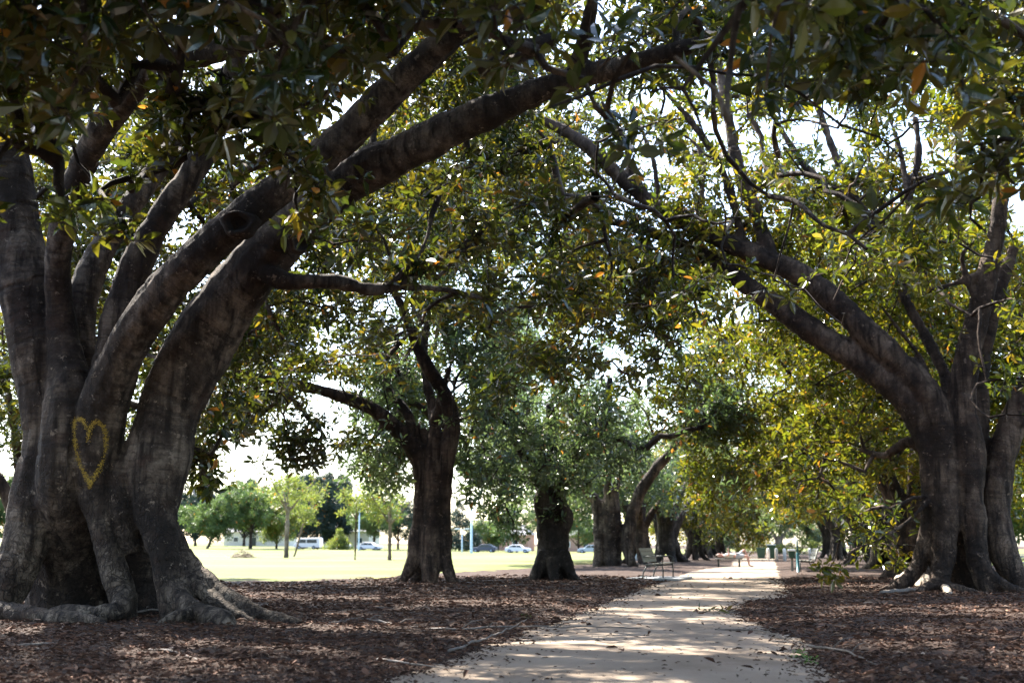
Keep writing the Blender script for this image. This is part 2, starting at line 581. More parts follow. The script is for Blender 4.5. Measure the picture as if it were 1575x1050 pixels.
def add_leaves(acc, base, d, up, L, W, tint, lod, mi=0):
    """one leaf per row"""
    tv, tl, tc = LEAF[lod]
    n = len(base)
    x = unit(np.cross(d, up))
    z = np.cross(x, d)
    cz = tv[:, 2]
    curl = rng.uniform(.1, 2.8, n)
    V = (base[:, None] + x[:, None] * (tv[None, :, 0, None] * W[:, None, None]) + d[:, None] * (tv[None, :, 1, None] * L[:, None, None])
         + z[:, None] * (cz[None, :, None] * (0.5 * (W + L) * curl)[:, None, None]))
    k = len(tv)
    loops = (np.asarray(tl)[None] + (np.arange(n) * k)[:, None]).ravel()
    counts = np.tile(tc, n)
    acc.add(V.reshape(-1, 3), loops, counts, mi, np.repeat(tint, k))


def rosettes(acc, C, A, nl, L, lod, mi=0, spread=(30, 95), droop=0.28, aspect=0.38, tint_c=None):
    """clusters: centres C, axes A, nl leaves each"""
    n = len(C)
    if n == 0:
        return
    A = unit(A)
    ref = np.where(np.abs(A[:, 2:3]) < 0.9, [[0, 0, 1.0]], [[1.0, 0, 0]])
    E1 = unit(np.cross(A, ref))
    E2 = np.cross(A, E1)
    i = np.arange(nl)
    az = rng.random((n, 1)) * 6.28 + i[None] * 2.39996 + rng.normal(0, 0.25, (n, nl))
    f = (i[None] + 0.5) / nl
    phi = np.radians(spread[0] + (spread[1] - spread[0]) * f + rng.normal(0, 12, (n, nl)))
    d = (A[:, None] * np.cos(phi)[..., None] + (E1[:, None] * np.cos(az)[..., None] + E2[:, None] * np.sin(az)[..., None]) * np.sin(phi)[..., None])
    d[..., 2] -= droop * rng.uniform(0.3, 1.6, (n, nl))
    d = unit(d)
    base = C[:, None] - A[:, None] * (f * L * 0.55)[..., None] + d * (L * 0.18)
    up = A[:, None] + rng.normal(0, 0.35, (n, nl, 3))
    Ls = L * rng.uniform(0.45, 1.25, (n, nl)) * rng.uniform(.85, 1.12, (n, 1))
    tc = rng.random((n, 1)) if tint_c is None else tint_c
    tint = np.clip(0.5 * tc + 0.5 * rng.random((n, nl)), 0, 0.97) * 0.97
    org = rng.random((n, nl)) < 0.012
    tint = np.where(org, 1.0, tint)
    add_leaves(acc, base.reshape(-1, 3), d.reshape(-1, 3), up.reshape(-1, 3), Ls.ravel(), (Ls * aspect * rng.uniform(0.85, 1.2, Ls.shape)).ravel(), tint.ravel(), lod, mi)


def in_view(P, m=90):
    u, v, z = project(P)
    return (z > 0.5) & (u > -m) & (u < 1575 + m) & (v > -m) & (v < 1050 + m)


# ------------------------------------------------------------------ trees
def limb_mesh(strands, voxel, origin, smooth_it=4, bark='bark', wob=0.12):
    acc = Acc()
    cl = []
    s0 = 0.0
    for st in strands:
        p = smooth_path(st, voxel * 2.2)
        dist = np.concatenate([[0], np.cumsum(np.linalg.norm(np.diff(p[:, :3], axis=0), axis=1))])
        r = p[:, 3] * (1 + wob * np.array([nz(q, 1.7, 3.1) for q in p[:, :3]]))
        acc.tube(p[:, :3], np.maximum(r, voxel * 0.75), 12)
        cl.append(np.column_stack([p[:, :3], dist + s0, r]))
        s0 += 0.37
    me = acc.build('tmp', [])
    o = bpy.data.objects.new('tmp', me)
    col.objects.link(o)
    m = o.modifiers.new('r', 'REMESH')
    m.mode = 'VOXEL'
    m.voxel_size = voxel
    m.use_smooth_shade = True
    m2 = o.modifiers.new('s', 'SMOOTH')
    m2.factor = 0.5
    m2.iterations = smooth_it
    dg = bpy.context.evaluated_depsgraph_get()
    dg.update()
    me2 = bpy.data.meshes.new_from_object(o.evaluated_get(dg))
    bpy.data.objects.remove(o)
    bpy.data.meshes.remove(me)
    C = np.concatenate(cl)
    kd = KDTree(len(C))
    for i, q in enumerate(C):
        kd.insert(q[:3], i)
    kd.balance()
    n = len(me2.vertices)
    co = np.zeros(n * 3, np.float32)
    me2.vertices.foreach_get('co', co)
    co = co.reshape(-1, 3)
    nrm = np.zeros(n * 3, np.float32)
    me2.vertices.foreach_get('normal', nrm)
    nrm = nrm.reshape(-1, 3)
    damp = min(1.6, 0.6 + voxel * 12)
    al = np.empty(n, np.float32)
    dsp = np.empty(n, np.float32)
    for i in range(n):
        q = co[i]
        al[i] = C[kd.find(q)[1], 3]
        ring = noise.noise(Vector((al[i] * 9.0, q[0] * 1.3, q[1] * 1.3 + q[2] * 0.8)))
        dsp[i] = (nz(q, 2.2, 5.5) * 0.024 + nz(q, 6.0, 1.5) * 0.014 + nz((q[0], q[1], q[2] * 0.25), 9.0, 2.5) * 0.011 - max(0.0, ring - 0.15) * 0.03) * damp
    co = co + nrm * dsp[:, None] - np.asarray(origin, np.float32)
    me2.vertices.foreach_set('co', co.ravel().astype(np.float32))
    at = me2.attributes.new('along', 'FLOAT', 'POINT')
    at.data.foreach_set('value', al)
    me2.materials.clear()
    me2.materials.append(M[bark])
    me2.update()
    return me2, C


GAPS = []     # (centre, radius): open holes in the canopies


CLEAR = []    # (screen path, half width px, nearer than this y): nothing hangs in front of the bare limbs


def clear_mask(P):
    P = np.atleast_2d(P)
    u, v, z = project(P)
    bad = np.zeros(len(P), bool)
    pad = 0.13 * FPX / np.maximum(z, 2)
    for pts, r, ym in CLEAR:
        for (x0, y0), (x1, y1) in zip(pts[:-1], pts[1:]):
            dx, dy = x1 - x0, y1 - y0
            t = np.clip(((u - x0) * dx + (v - y0) * dy) / (dx * dx + dy * dy), 0, 1)
            bad |= (np.hypot(u - x0 - t * dx, v - y0 - t * dy) < r * .8 + pad) & (P[:, 1] < ym) & (z > 0)
    return ~bad


def grow(targets, skel, rad0):
    """attach each target to the nearest wood; returns list of (path, parent, child weight)"""
    nodes = [np.asarray(q) for q in skel]
    owner = [-1] * len(nodes)
    N = np.array(nodes)
    NR = list(rad0)
    order = np.argsort([np.min(np.sum((N - t) ** 2, 1)) for t in targets])
    paths = []
    own = np.array(owner)
    for ti in order:
        t = targets[ti]
        dd = np.sum((N - t) ** 2, 1)
        k = int(np.argmin(dd))
        a = N[k]
        L = math.sqrt(dd[k])
        n = max(2, int(L / 0.35) + 1)
        f = np.linspace(0, 1, n + 1)[:, None]
        mid = (a + t) / 2 + np.array([rng.normal(0, 0.12), rng.normal(0, 0.12), 0.12]) * L
        p = (1 - f) ** 2 * a + 2 * f * (1 - f) * mid + f * f * t
        p[1:-1] += rng.normal(0, 0.03, p[1:-1].shape) * min(L, 2)
        paths.append([p, int(own[k]), 1.0])
        N = np.vstack([N, p[1:]])
        own = np.concatenate([own, np.full(len(p) - 1, len(paths) - 1)])
    for i in range(len(paths) - 1, -1, -1):
        if paths[i][1] >= 0:
            paths[paths[i][1]][2] += paths[i][2]
    return paths


def thin_near(T, lim, g=3):
    T = np.asarray(T)
    q = np.random.default_rng(g).random(len(T))
    d = (T[:, :3] - CAM) @ FW
    return T[~(in_view(T[:, :3], 60) & (d < lim) & (q < .6))]


def crown(origin, skel, rad0, targets, leafmat, L=0.19, nc=26, nl=8, lod=None, bark='bark_brown', twig=True, name='crown', outL=0.42, rmin=0.012, up_bias=0.45, front=None):
    """targets: rows x,y,z,r. One mesh of leaves and twigs"""
    acc = Acc()
    T = np.asarray(targets, float)
    keep = np.ones(len(T), bool)
    for c, r in GAPS:
        keep &= np.linalg.norm(T[:, :3] - c, axis=1) > r + T[:, 3] * 0.45
    T = T[keep]
    T = np.column_stack([T, np.zeros(len(T))])
    if front is not None:
        T = np.vstack([T, np.column_stack([front, np.ones(len(front))])])
    if len(skel):
        for p, par, wgt in grow(T[:, :3], skel, rad0):
            r1 = rmin * math.sqrt(wgt) + 0.003
            acc.tube(p, np.linspace(r1, max(rmin * 0.7, r1 * 0.55), len(p)), 5, 1, 0.0, False)
    vis = in_view(T[:, :3], 160)
    for t, vz in zip(T, vis):
        r = t[3]
        d = max(1.0, depth(t[:3]))
        if vz:
            LL, n, k = L, nc, nl
            lo = lod if lod is not None else (0 if d < 13 else 1 if d < 34 else 2)
        else:
            LL, n, k, lo = outL, max(4, int(nc * 0.55)), 6, 2
        n = max(3, int(n * (r / 0.9) ** 2))
        q = rng.normal(0, 1, (n, 3))
        q = unit(q) * (rng.random((n, 1)) ** 0.5)
        C = t[:3] + q * np.array([r, r, r * 0.72])
        for c, rr in GAPS:
            C = C[np.linalg.norm(C - c, axis=1) > rr]
        if len(C) == 0:
            continue
        if not t[4]:
            C = C[clear_mask(C) | (rng.random(len(C)) < 0.04)]
        C = C[C[:, 2] > 0.25]
        C = C[np.linalg.norm(C - CAM, axis=1) > 3.4]
        if len(C) == 0:
            continue
        A = unit(rng.normal(0, 1, (len(C), 3))) * 0.75 + unit(C - t[:3]) * 0.7 + np.array([0, 0, up_bias])
        A = unit(A)
        rosettes(acc, C, A, k, LL, lo, 0, tint_c=np.clip(rng.normal(0.5, 0.2) + rng.normal(0, 0.18, (len(C), 1)), 0, 1))
        if twig and vz and d < 36:
            for c, a in zip(C, A):
                b = t[:3] + (c - t[:3]) * 0.25
                m = (b + c) / 2 - a * 0.10
                acc.tube([b, m, c], [0.008, 0.006, 0.004], 3, 1, 0.0, False)
    me = acc.build(name, [M[leafmat], M[bark]], origin)
    return me


def dome(c, rad, n, rr=(0.75, 1.05), shell=(0.78, 1.02), zmin=2.6, low=-0.25, seed=1, gate=-0.2, holes=0.2):
    """targets on a rough domed shell"""
    g = np.random.default_rng(seed)
    out = []
    while len(out) < n:
        d = g.normal(0, 1, 3)
        d /= np.linalg.norm(d)
        if d[2] < low:
            continue
        k = g.uniform(*shell) * (1 + 0.16 * nz(d, 1.6, seed))
        p = np.asarray(c) + d * np.asarray(rad) * k
        if p[2] < zmin + 0.8 * nz(p, 0.3, seed + 4):
            continue
        if nz(p, holes, seed + 2) < gate:
            continue
        out.append([*p, g.uniform(*rr)])
    return np.array(out)


def blobs(rows):
    """(u, v, Y, radius m, n, spread m) -> targets"""
    out = []
    for u, v, Y, r, n, sprd in rows:
        p = px(u, v, Y)
        for _ in range(n):
            out.append([*(p + rng.normal(0, 1, 3) * np.array([sprd, sprd, sprd * 0.7])), r * rng.uniform(0.8, 1.15)])
    return np.array(out)


SW = 1.0


def S(*rows, k=1.0):
    """strand from pixel rows (u, v, Y, width px)"""
    out = []
    for u, v, Y, wd in rows:
        p = px(u, v, Y)
        out.append([*p, k * SW * wd / 2 * depth(p) / FPX])
    return out


def drop(st):
    """send the first point of a strand into the ground"""
    st = [list(q) for q in st]
    st[0][2] = min(st[0][2], -0.05)
    return st


def sink(st):
    st = [list(q) for q in st]
    st[-1][2] = -0.06
    return st


def fig(base, strands, voxel, tg, label, leafmat='leaf', bark='bark', L=0.19, nc=26, nl=8, lod=None, skel_r=0.03, group='avenue fig trees', cat='tree', name='fig_tree', smooth_it=4, **kw):
    t = thing(name, base, label, cat, group)
    me, C = limb_mesh(strands, voxel, base, smooth_it, bark)
    trunk = link('trunk', me, t)
    sk = C[C[:, 2] > 2.0]
    sk = sk[::3]
    cm = crown(base, sk[:, :3], sk[:, 4], tg, leafmat, L, nc, nl, lod, bark, **kw)
    cr = link('crown', cm, t)
    return t, trunk, cr


# ---- open sky holes
for u, v, Y, r in ((1375, 215, 26, 1.35), (1330, 190, 30, 1.3), (1440, 220, 25, 0.7), (1380, 215, 22, 1.0), (1380, 215, 18, 0.9), (1395, 230, 33, 1.8), (1385, 215, 37, 2.0), (1385, 215, 42, 2.2), (1375, 205, 15, .7), (1000, 260, 27, 0.4), (1375, 200, 12, 0.6), (1375, 205, 8.5, 0.45),
                   (255, 70, 16, 0.5), (255, 65, 20, 0.8), (300, 655, 21, 0.8), (560, 735, 26, 1.0), (480, 640, 30, 1.1)):
    GAPS.append((px(u, v, Y), r * 1.15))

# ---- boughs seen bare
CLEAR += [([(780, 160), (900, 115), (1050, 78)], 24, 11.6), ([(330, 80), (430, 52)], 22, 11.2), ([(300, 540), (400, 400), (480, 320)], 75, 13.6), ([(560, 250), (660, 212), (780, 160)], 48, 13.2), ([(500, 235), (600, 145), (660, 90)], 40, 13),
          ([(90, 440), (110, 320), (160, 210)], 34, 12.5), ([(185, 160), (240, 108), (340, 80)], 30, 12), ([(180, 500), (235, 370), (300, 262)], 34, 13.6), ([(40, 600), (40, 450), (5, 260)], 55, 13.2),
          ([(130, 520), (160, 370), (200, 320)], 28, 14), ([(90, 920), (100, 600)], 130, 14), ([(240, 920), (250, 600)], 90, 14), ([(430, 430), (500, 434), (560, 442)], 16, 13.6),
          ([(1430, 640), (1300, 500), (1190, 420)], 58, 25), ([(1190, 420), (1060, 350), (960, 280), (870, 200)], 42, 25), ([(1182, 390), (1140, 270), (1112, 130)], 34, 25), ([(1140, 375), (1100, 245), (1040, 160)], 26, 24.6),
          ([(1078, 350), (1078, 230)], 22, 25), ([(1005, 310), (960, 220), (925, 160)], 24, 24.8), ([(1330, 330), (1250, 270), (1195, 190)], 28, 26.5), ([(1305, 290), (1265, 180)], 28, 26.5), ([(1390, 300), (1410, 190)], 22, 24.5),
          ([(1490, 640), (1500, 500), (1535, 340)], 46, 24.6), ([(1480, 900), (1470, 640)], 85, 23.6), ([(1545, 900), (1550, 640)], 36, 23.6), ([(1060, 402), (990, 420)], 14, 23), ([(1035, 402), (975, 470), (1020, 515)], 14, 23),
          ([(1420, 500), (1450, 600)], 20, 23.5), ([(1240, 420), (1320, 500), (1400, 560)], 55, 23.4), ([(900, 560), (1000, 380), (1100, 300)], 60, 14), ([(1000, 220), (1100, 300), (1250, 330), (1350, 250)], 75, 17),
          ([(1180, 250), (1330, 220), (1420, 210)], 70, 17), ([(850, 300), (1000, 260)], 60, 17), ([(1200, 480), (1350, 420), (1500, 400)], 70, 17),
          ([(665, 900), (668, 680)], 42, 28.5), ([(650, 690), (580, 630), (500, 605)], 27, 29), ([(692, 660), (670, 590), (615, 470)], 30, 29.5), ([(640, 670), (670, 600), (640, 540)], 52, 30), ([(590, 590), (630, 660)], 16, 27.8), ([(690, 560), (675, 640)], 16, 27.8),
          ([(850, 890), (852, 790)], 38, 33), ([(945, 870), (945, 770)], 48, 55), ([(970, 860), (985, 760), (1028, 700)], 22, 54.5), ([(905, 760), (925, 800)], 18, 54.5)]
# ---- gaps that let the sun reach the path
for gx_, gy_, r, hs in ((-1.6, 22.3, 1.0, (3.4, 5, 6.8, 8.6, 10.4)), (-.6, 24.6, .9, (3.4, 5, 6.8, 8.6)), (-1.2, 47, 2.1, (3, 5, 7.5, 10, 12.5)), (-1.2, 52, 2.1, (3, 5, 7.5, 10, 12.5)), (-.8, 61, 2.1, (3, 5, 7.5, 10)), (-.8, 67, 2.0, (3, 5, 7.5)), (-5.2, 18, .6, (3, 5, 7, 9, 11)), (3.4, 17.5, .6, (5, 7, 9)), (2.0, 9, .4, (5, 7)), (-4.2, 10.5, .4, (4, 6, 8)), (-7.5, 20.5, .6, (4, 6, 8, 10)), (.6, 29, 1.1, (4, 6, 8, 10)),
                        (-1.3, 33, .8, (4, 6, 8, 10)), (2.6, 25.5, 1.1, (5, 7, 9, 11)), (3.2, 28.5, 1.1, (5, 7, 9, 11)), (-6.5, 13.2, .5, (3.6, 5, 7, 9)), (-2.8, 6.5, .35, (5, 7, 9)), (3.2, 13, .6, (5, 7, 9)),
                        (-4.6, 33, 1.0, (9, 11, 13)), (-3.6, 36, 1.0, (9, 11, 13))):
    for h in hs:
        GAPS.append((np.array([gx_, gy_, 0]) + np.array(sd) * (h / sd[2]), r * (1 + h * .03)))

# ================================================================== big fig, left foreground
b1 = G(150, 955)
Y1 = float(b1[1])
y = Y1
SW = 0.9
s1 = [
    drop(S((-60, 985, y - .5, 30), (-15, 948, y - .4, 62), (22, 880, y - .3, 74), (52, 790, y - .1, 84), (72, 690, y, 86), (70, 600, y, 88), (50, 490, y, 98), (28, 380, y, 92), (12, 260, y, 80), (-2, 140, y, 72), (-20, 0, y, 62), (-40, -160, y, 50))),
    drop(S((115, 985, y + 1.0, 150), (115, 900, y + .95, 150), (108, 830, y + .6, 140), (103, 760, y - .08, 108), (106, 685, y - .26, 100), (106, 610, y - .22, 84), (98, 520, y - .1, 56), (88, 430, y - .3, 46), (98, 340, y - .6, 44), (130, 250, y - .9, 46), (172, 175, y - 1.2, 50), (240, 105, y - 1.5, 48), (330, 78, y - 1.8, 44), (420, 55, y - 2.2, 38), (520, 15, y - 2.6, 34), (640, -50, y - 3, 26))),
    drop(S((60, 960, y + .8, 60), (90, 850, y + .6, 80), (120, 700, y + .4, 70), (128, 600, y + .5, 60), (122, 510, y + .5, 54), (135, 430, y + .6, 50), (165, 370, y + .8, 46), (205, 310, y + 1.1, 42), (255, 240, y + 1.6, 34), (300, 160, y + 2.2, 26))),
    S((150, 720, y + .1, 60), (160, 640, y, 66), (172, 560, y + .1, 66), (190, 470, y + .2, 62), (215, 395, y + .3, 54), (255, 325, y + .4, 48), (300, 260, y + .5, 44), (332, 190, y + .7, 38), (360, 100, y + .9, 34), (400, -10, y + 1, 28)),
    drop(S((200, 985, y - .5, 40), (190, 925, y - .4, 46), (166, 845, y - .3, 46), (152, 760, y - .22, 66), (150, 690, y - .25, 84), (160, 625, y - .3, 84), (190, 545, y - .5, 74), (243, 460, y - .7, 68), (308, 392, y - .85, 66), (376, 332, y - .9, 66), (446, 278, y - .85, 62), (520, 220, y - .75, 62), (590, 150, y - .9, 58), (650, 95, y - 1.1, 54), (720, 35, y - 1.4, 44), (800, -30, y - 1.6, 34))),
    drop(S((270, 985, y - .4, 36), (262, 915, y - .35, 44), (252, 850, y - .28, 54), (240, 780, y - .1, 80), (244, 700, y + .05, 108), (264, 620, y + .15, 114), (304, 540, y + .2, 112), (355, 460, y + .2, 104), (411, 390, y + .15, 94), (472, 325, y + .05, 84), (532, 280, y - .1, 76), (600, 245, y - .25, 72), (670, 210, y - .4, 66), (740, 178, y - .5, 58), (810, 148, y - .7, 48), (880, 122, y - .9, 40), (960, 100, y - 1.1, 34), (1040, 78, y - 1.3, 28), (1120, 55, y - 1.5, 20))),
    # bulge between the stems
    S((205, 850, y - .15, 30), (190, 790, y - .2, 48), (190, 735, y - .15, 54), (205, 690, y, 50)),
    drop(S((215, 965, y + 1.0, 90), (220, 880, y + .9, 100), (225, 800, y + .6, 100), (235, 720, y + .1, 96))),
    # roots
    sink(S((262, 900, y - .35, 36), (292, 936, y - .6, 40), (325, 948, y - .75, 42), (348, 958, y - .9, 36), (345, 975, y - 1.0, 20))),
    sink(S((246, 780, y + .1, 46), (276, 845, y, 34), (318, 893, y - .1, 33), (362, 925, y - .2, 30), (410, 947, y - .3, 26), (465, 962, y - .4, 20), (530, 974, y - .5, 13), (590, 984, y - .6, 8))),
    sink(S((246, 820, y - .1, 46), (284, 885, y - .2, 36), (335, 928, y - .3, 26), (385, 953, y - .45, 15), (430, 966, y - .6, 8))),
    sink(S((195, 915, y - .4, 40), (180, 938, y - .7, 38), (140, 944, y - .8, 34), (90, 942, y - .75, 26), (40, 936, y - .7, 18))),
    sink(S((-5, 936, y - .7, 30), (40, 944, y - .9, 34), (90, 951, y - 1.0, 30), (140, 953, y - 1.1, 26), (185, 962, y - 1.2, 12))),
    sink(S((300, 940, y - .8, 24), (260, 952, y - 1.0, 20), (220, 962, y - 1.15, 12))),
    sink(S((-20, 930, y - .4, 50), (-70, 960, y - .6, 40), (-140, 985, y - .8, 22))),
    # side bough
    S((405, 415, y, 40), (440, 432, y, 30), (490, 433, y + .1, 26), (530, 436, y + .3, 27), (570, 445, y + .5, 24), (610, 438, y + .8, 18), (660, 410, y + 1.2, 12), (720, 370, y + 1.8, 8)),
    S((600, 440, y + .7, 14), (650, 380, y + 1.0, 9), (668, 320, y + 1.3, 7), (700, 260, y + 1.6, 5)),
    S((600, 440, y + .8, 14), (680, 445, y + 1.4, 10), (760, 460, y + 2.2, 7), (850, 455, y + 3, 5)),
    S((670, 430, y + 1.4, 9), (760, 340, y + 2.2, 8), (830, 310, y + 3, 6), (950, 300, y + 4, 4)),
    S((575, 250, y - .3, 22), (572, 225, y - .2, 14), (580, 180, y, 8)),
    S((230, 110, y - 1.5, 26), (300, 200, y - 2, 14), (400, 190, y - 2.8, 9), (450, 250, y - 3.4, 5)),
    S((880, 122, y - .9, 30), (905, 40, y - 1.4, 24), (915, -60, y - 2, 16)),
    S((600, -10, y - 2.8, 22), (760, 20, y - 4, 14), (850, 60, y - 5, 8)),
]
hi = np.column_stack([rng.uniform(-9, -1.5, 190), rng.uniform(6.5, 20, 190), rng.uniform(6.4, 12, 190), rng.uniform(.8, 1.1, 190)])  # extra leaf masses above the frame, added unseen to shade the near path
hi = hi[hi[:, 2] > 2.2 + .47 * hi[:, 1]]
tg1 = np.vstack([
    hi,
    thin_near(dome((-6.4, Y1 - 0.3, 4.4), (8.4, 8.6, 6.6), 290, seed=11, zmin=3.6, low=-0.05, gate=-0.2), 12, 5),
    blobs([(420, 90, 8.5, .55, 5, .45), (620, 40, 7.5, .45, 3, .4), (790, 60, 7.0, .4, 3, .3),
           (720, 20, 9, .5, 3, .5), (100, 60, 9, .7, 5, .7), (60, 180, 8, .45, 4, .4), (200, 40, 9, .7, 5, .7), (320, 20, 10, .7, 4, .7), (470, 10, 9, .5, 3, .5),
           (330, 200, 11, .45, 5, .35), (430, 250, 11, .4, 5, .28), (480, 300, 11.5, .4, 4, .25), (380, 150, 11, .5, 5, .4), (250, 170, 11.5, .5, 4, .4), (180, 260, 10.5, .3, 3, .3),
           (170, 350, 10, .3, 2, .15), (520, 350, 13, .4, 3, .3), (20, 100, 7.5, .6, 5, .5), (130, 130, 10, .7, 6, .6), (30, 290, 8, .25, 2, .2),
           (1010, 30, 8, .45, 3, .4), (700, 330, 17, .6, 4, .9), (800, 370, 18, .6, 4, 1), (640, 400, 17, .5, 3, .7), (880, 320, 19, .6, 3, .9), (760, 260, 18, .6, 4, .9),
           (850, 450, 18, .45, 1, .8), (720, 460, 18, .5, 3, .8), (600, 330, 18, .6, 4, .9), (560, 480, 19, .5, 3, .8), (480, 500, 19, .5, 3, .7), (930, 390, 20, .6, 3, .9),
           (120, 300, 20, .7, 6, .9), (220, 330, 21, .7, 7, .9), (300, 380, 21, .7, 6, .8), (260, 480, 21, .6, 5, .6), (80, 380, 21, .7, 6, .9), (180, 430, 21, .6, 6, .7), (330, 470, 21, .6, 5, .6), (420, 470, 21, .6, 6, .7), (40, 250, 20, .6, 4, .7), (170, 230, 19, .6, 5, .7), (400, 520, 22, .6, 5, .7), (140, 150, 20, .8, 8, 1), (260, 130, 21, .8, 8, 1), (240, 300, 22, .8, 9, 1), (150, 360, 22, .7, 7, .9), (330, 330, 22, .7, 7, .8), (400, 300, 22, .7, 6, .8), (60, 330, 20, .7, 6, .8), (380, 130, 18, .7, 6, .8), (480, 80, 19, .7, 7, .8), (600, 110, 22, .8, 8, .9), (780, 140, 23, .8, 7, .9), (560, 170, 19, .6, 6, .7), (650, 60, 19, .7, 7, .8), (300, 230, 19, .6, 6, .6), (760, 60, 20, .7, 6, .8), (860, 130, 21, .7, 7, .8), (420, 210, 19, .5, 4, .5), (220, 260, 19, .5, 5, .6), (90, 230, 18, .5, 5, .6), (330, 640, 17, .4, 5, .3), (300, 740, 17, .32, 5, .22), (330, 715, 17, .3, 4, .22), (340, 590, 17, .4, 5, .35), (310, 680, 17, .35, 4, .25), (10, 640, 17, .5, 4, .5), (5, 560, 17, .5, 4, .4)]),
])
t1, trunk1, crown1 = fig(tuple(b1), s1, 0.028, tg1, 'huge grey multi-stemmed fig with a yellow heart sprayed on its bark and snaking roots', 'leaf', 'bark', L=0.2, nc=26, nl=9, smooth_it=3,
    front=blobs([(330, 205, 11, .4, 3, .3), (430, 235, 10.8, .36, 4, .24), (470, 290, 11.2, .34, 4, .2), (400, 170, 11, .4, 3, .3), (250, 175, 11.2, .4, 3, .35), (175, 345, 10, .2, 2, .12), (510, 345, 12.5, .34, 3, .22), (300, 130, 10.5, .4, 3, .4),
                 (570, 10, 8, .36, 3, .3), (860, 50, 7.5, .3, 3, .25), (900, 235, 8.2, .2, 1, .1), (668, 300, Y1 + 1.2, .4, 3, .2), (700, 260, Y1 + 1.5, .4, 3, .2), (760, 335, Y1 + 2.1, .4, 4, .25), (720, 372, Y1 + 1.7, .4, 4, .25), (660, 400, Y1 + 1.2, .35, 3, .2), (830, 310, Y1 + 2.9, .4, 4, .25), (850, 452, Y1 + 2.8, .4, 4, .25), (740, 455, Y1 + 2, .4, 4, .25), (625, 415, Y1 + .9, .3, 3, .15), (600, 470, Y1 + .9, .3, 3, .15), (130, 300, 10, .22, 2, .15), (40, 320, 8, .2, 2, .12), (470, 60, 9, .36, 3, .3)]))

# yellow heart sprayed on the bark, laid onto the trunk
tm = trunk1.data
bv = BVHTree.FromPolygons([v.co + Vector(b1) for v in tm.vertices], [tuple(p.vertices) for p in tm.polygons])
heart = smooth_path([(137, 664, 0), (131, 652, 0), (124, 643, 0), (116, 648, 0), (115, 668, 0), (118, 692, 0), (124, 715, 0), (133, 732, 0), (139, 741, 0), (148, 729, 0), (158, 708, 0), (163, 682, 0), (161, 662, 0), (152, 650, 0), (143, 651, 0), (137, 664, 0), (136, 676, 0)], 1.0)
acc = Acc()
drips = smooth_path([(139, 741, 0), (138, 749, 0)], 1.0)
for hp in list(heart) + list(drips):
    thick = 0.75 + 0.9 * nz((hp[0], hp[1], 0), .09, 3) + (.5 if hp[1] > 725 or hp[1] < 655 else 0)
    for _ in range(rng.poisson(max(1.0, 8 * thick))):
        uu, vv = hp[0] + rng.normal(0, 1.9), hp[1] + rng.normal(0, 2.2)
        d = Vector(ray(uu, vv)).normalized()
        loc, nr, _i, _d = bv.ray_cast(Vector(CAM), d)
        if loc is None:
            continue
        if nr.dot(d) > 0:
            nr = -nr
        q = nr.to_track_quat('Z', 'Y').to_matrix()
        rr = rng.uniform(0.002, 0.0075)
        an = np.arange(7) / 7 * 6.283 + rng.random()
        ring = np.stack([np.cos(an) * rr * rng.uniform(.6, 1.3, 7), np.sin(an) * rr * rng.uniform(.6, 1.3, 7), np.full(7, 0.006 + 0.004 * rng.random())], 1)
        acc.add(ring @ np.array(q).T + np.array(loc), range(7), [7])
link('painted_heart', acc.build('painted_heart', [M['yellow_spray']], b1), t1)


def cut_limb(u, v, Y, r, face, parent, origin):
    """sawn branch collar with a dark hollow"""
    p = px(u, v, Y)
    q = np.array(Vector(face).to_track_quat('Z', 'Y').to_matrix())
    prof = [(1.25, -0.9), (1.22, -0.3), (1.12, 0.0), (0.95, 0.1), (0.8, 0.02), (0.66, -0.25), (0.45, -0.5), (0.0, -0.55)]
    a2 = Acc()
    n = 20
    V, loops, cnt = [], [], []
    for i, (pr, pz) in enumerate(prof):
        for k in range(n):
            an = k / n * 6.283
            wv = 1 + 0.09 * math.sin(3 * an + i * 0.3) + 0.05 * math.sin(5 * an)
            V.append([pr * r * wv * math.cos(an), pr * r * wv * 0.72 * math.sin(an), pz * r])
    for i in range(len(prof) - 1):
        for k in range(n):
            loops += [i * n + k, i * n + (k + 1) % n, (i + 1) * n + (k + 1) % n, (i + 1) * n + k]
            cnt.append(4)
    V = np.array(V) @ q.T + p
    a2.add(V, loops, cnt, 0, 0, True)
    me = a2.build('cut_limb', [M['bark'], M['hollow']], origin, 'along')
    mi = np.array([0] * (n * 4) + [1] * (n * 3))
    me.polygons.foreach_set('material_index', mi.astype(np.int32))
    return link('cut_limb', me, parent)


cut_limb(366, 342, Y1 - 1.17, 0.2, -ray(366, 342) + np.array([-.25, 0, .25]), t1, b1)
cut_limb(464, 374, Y1 - 0.28, 0.16, -ray(464, 374) + np.array([.75, 0, -.1]), t1, b1)

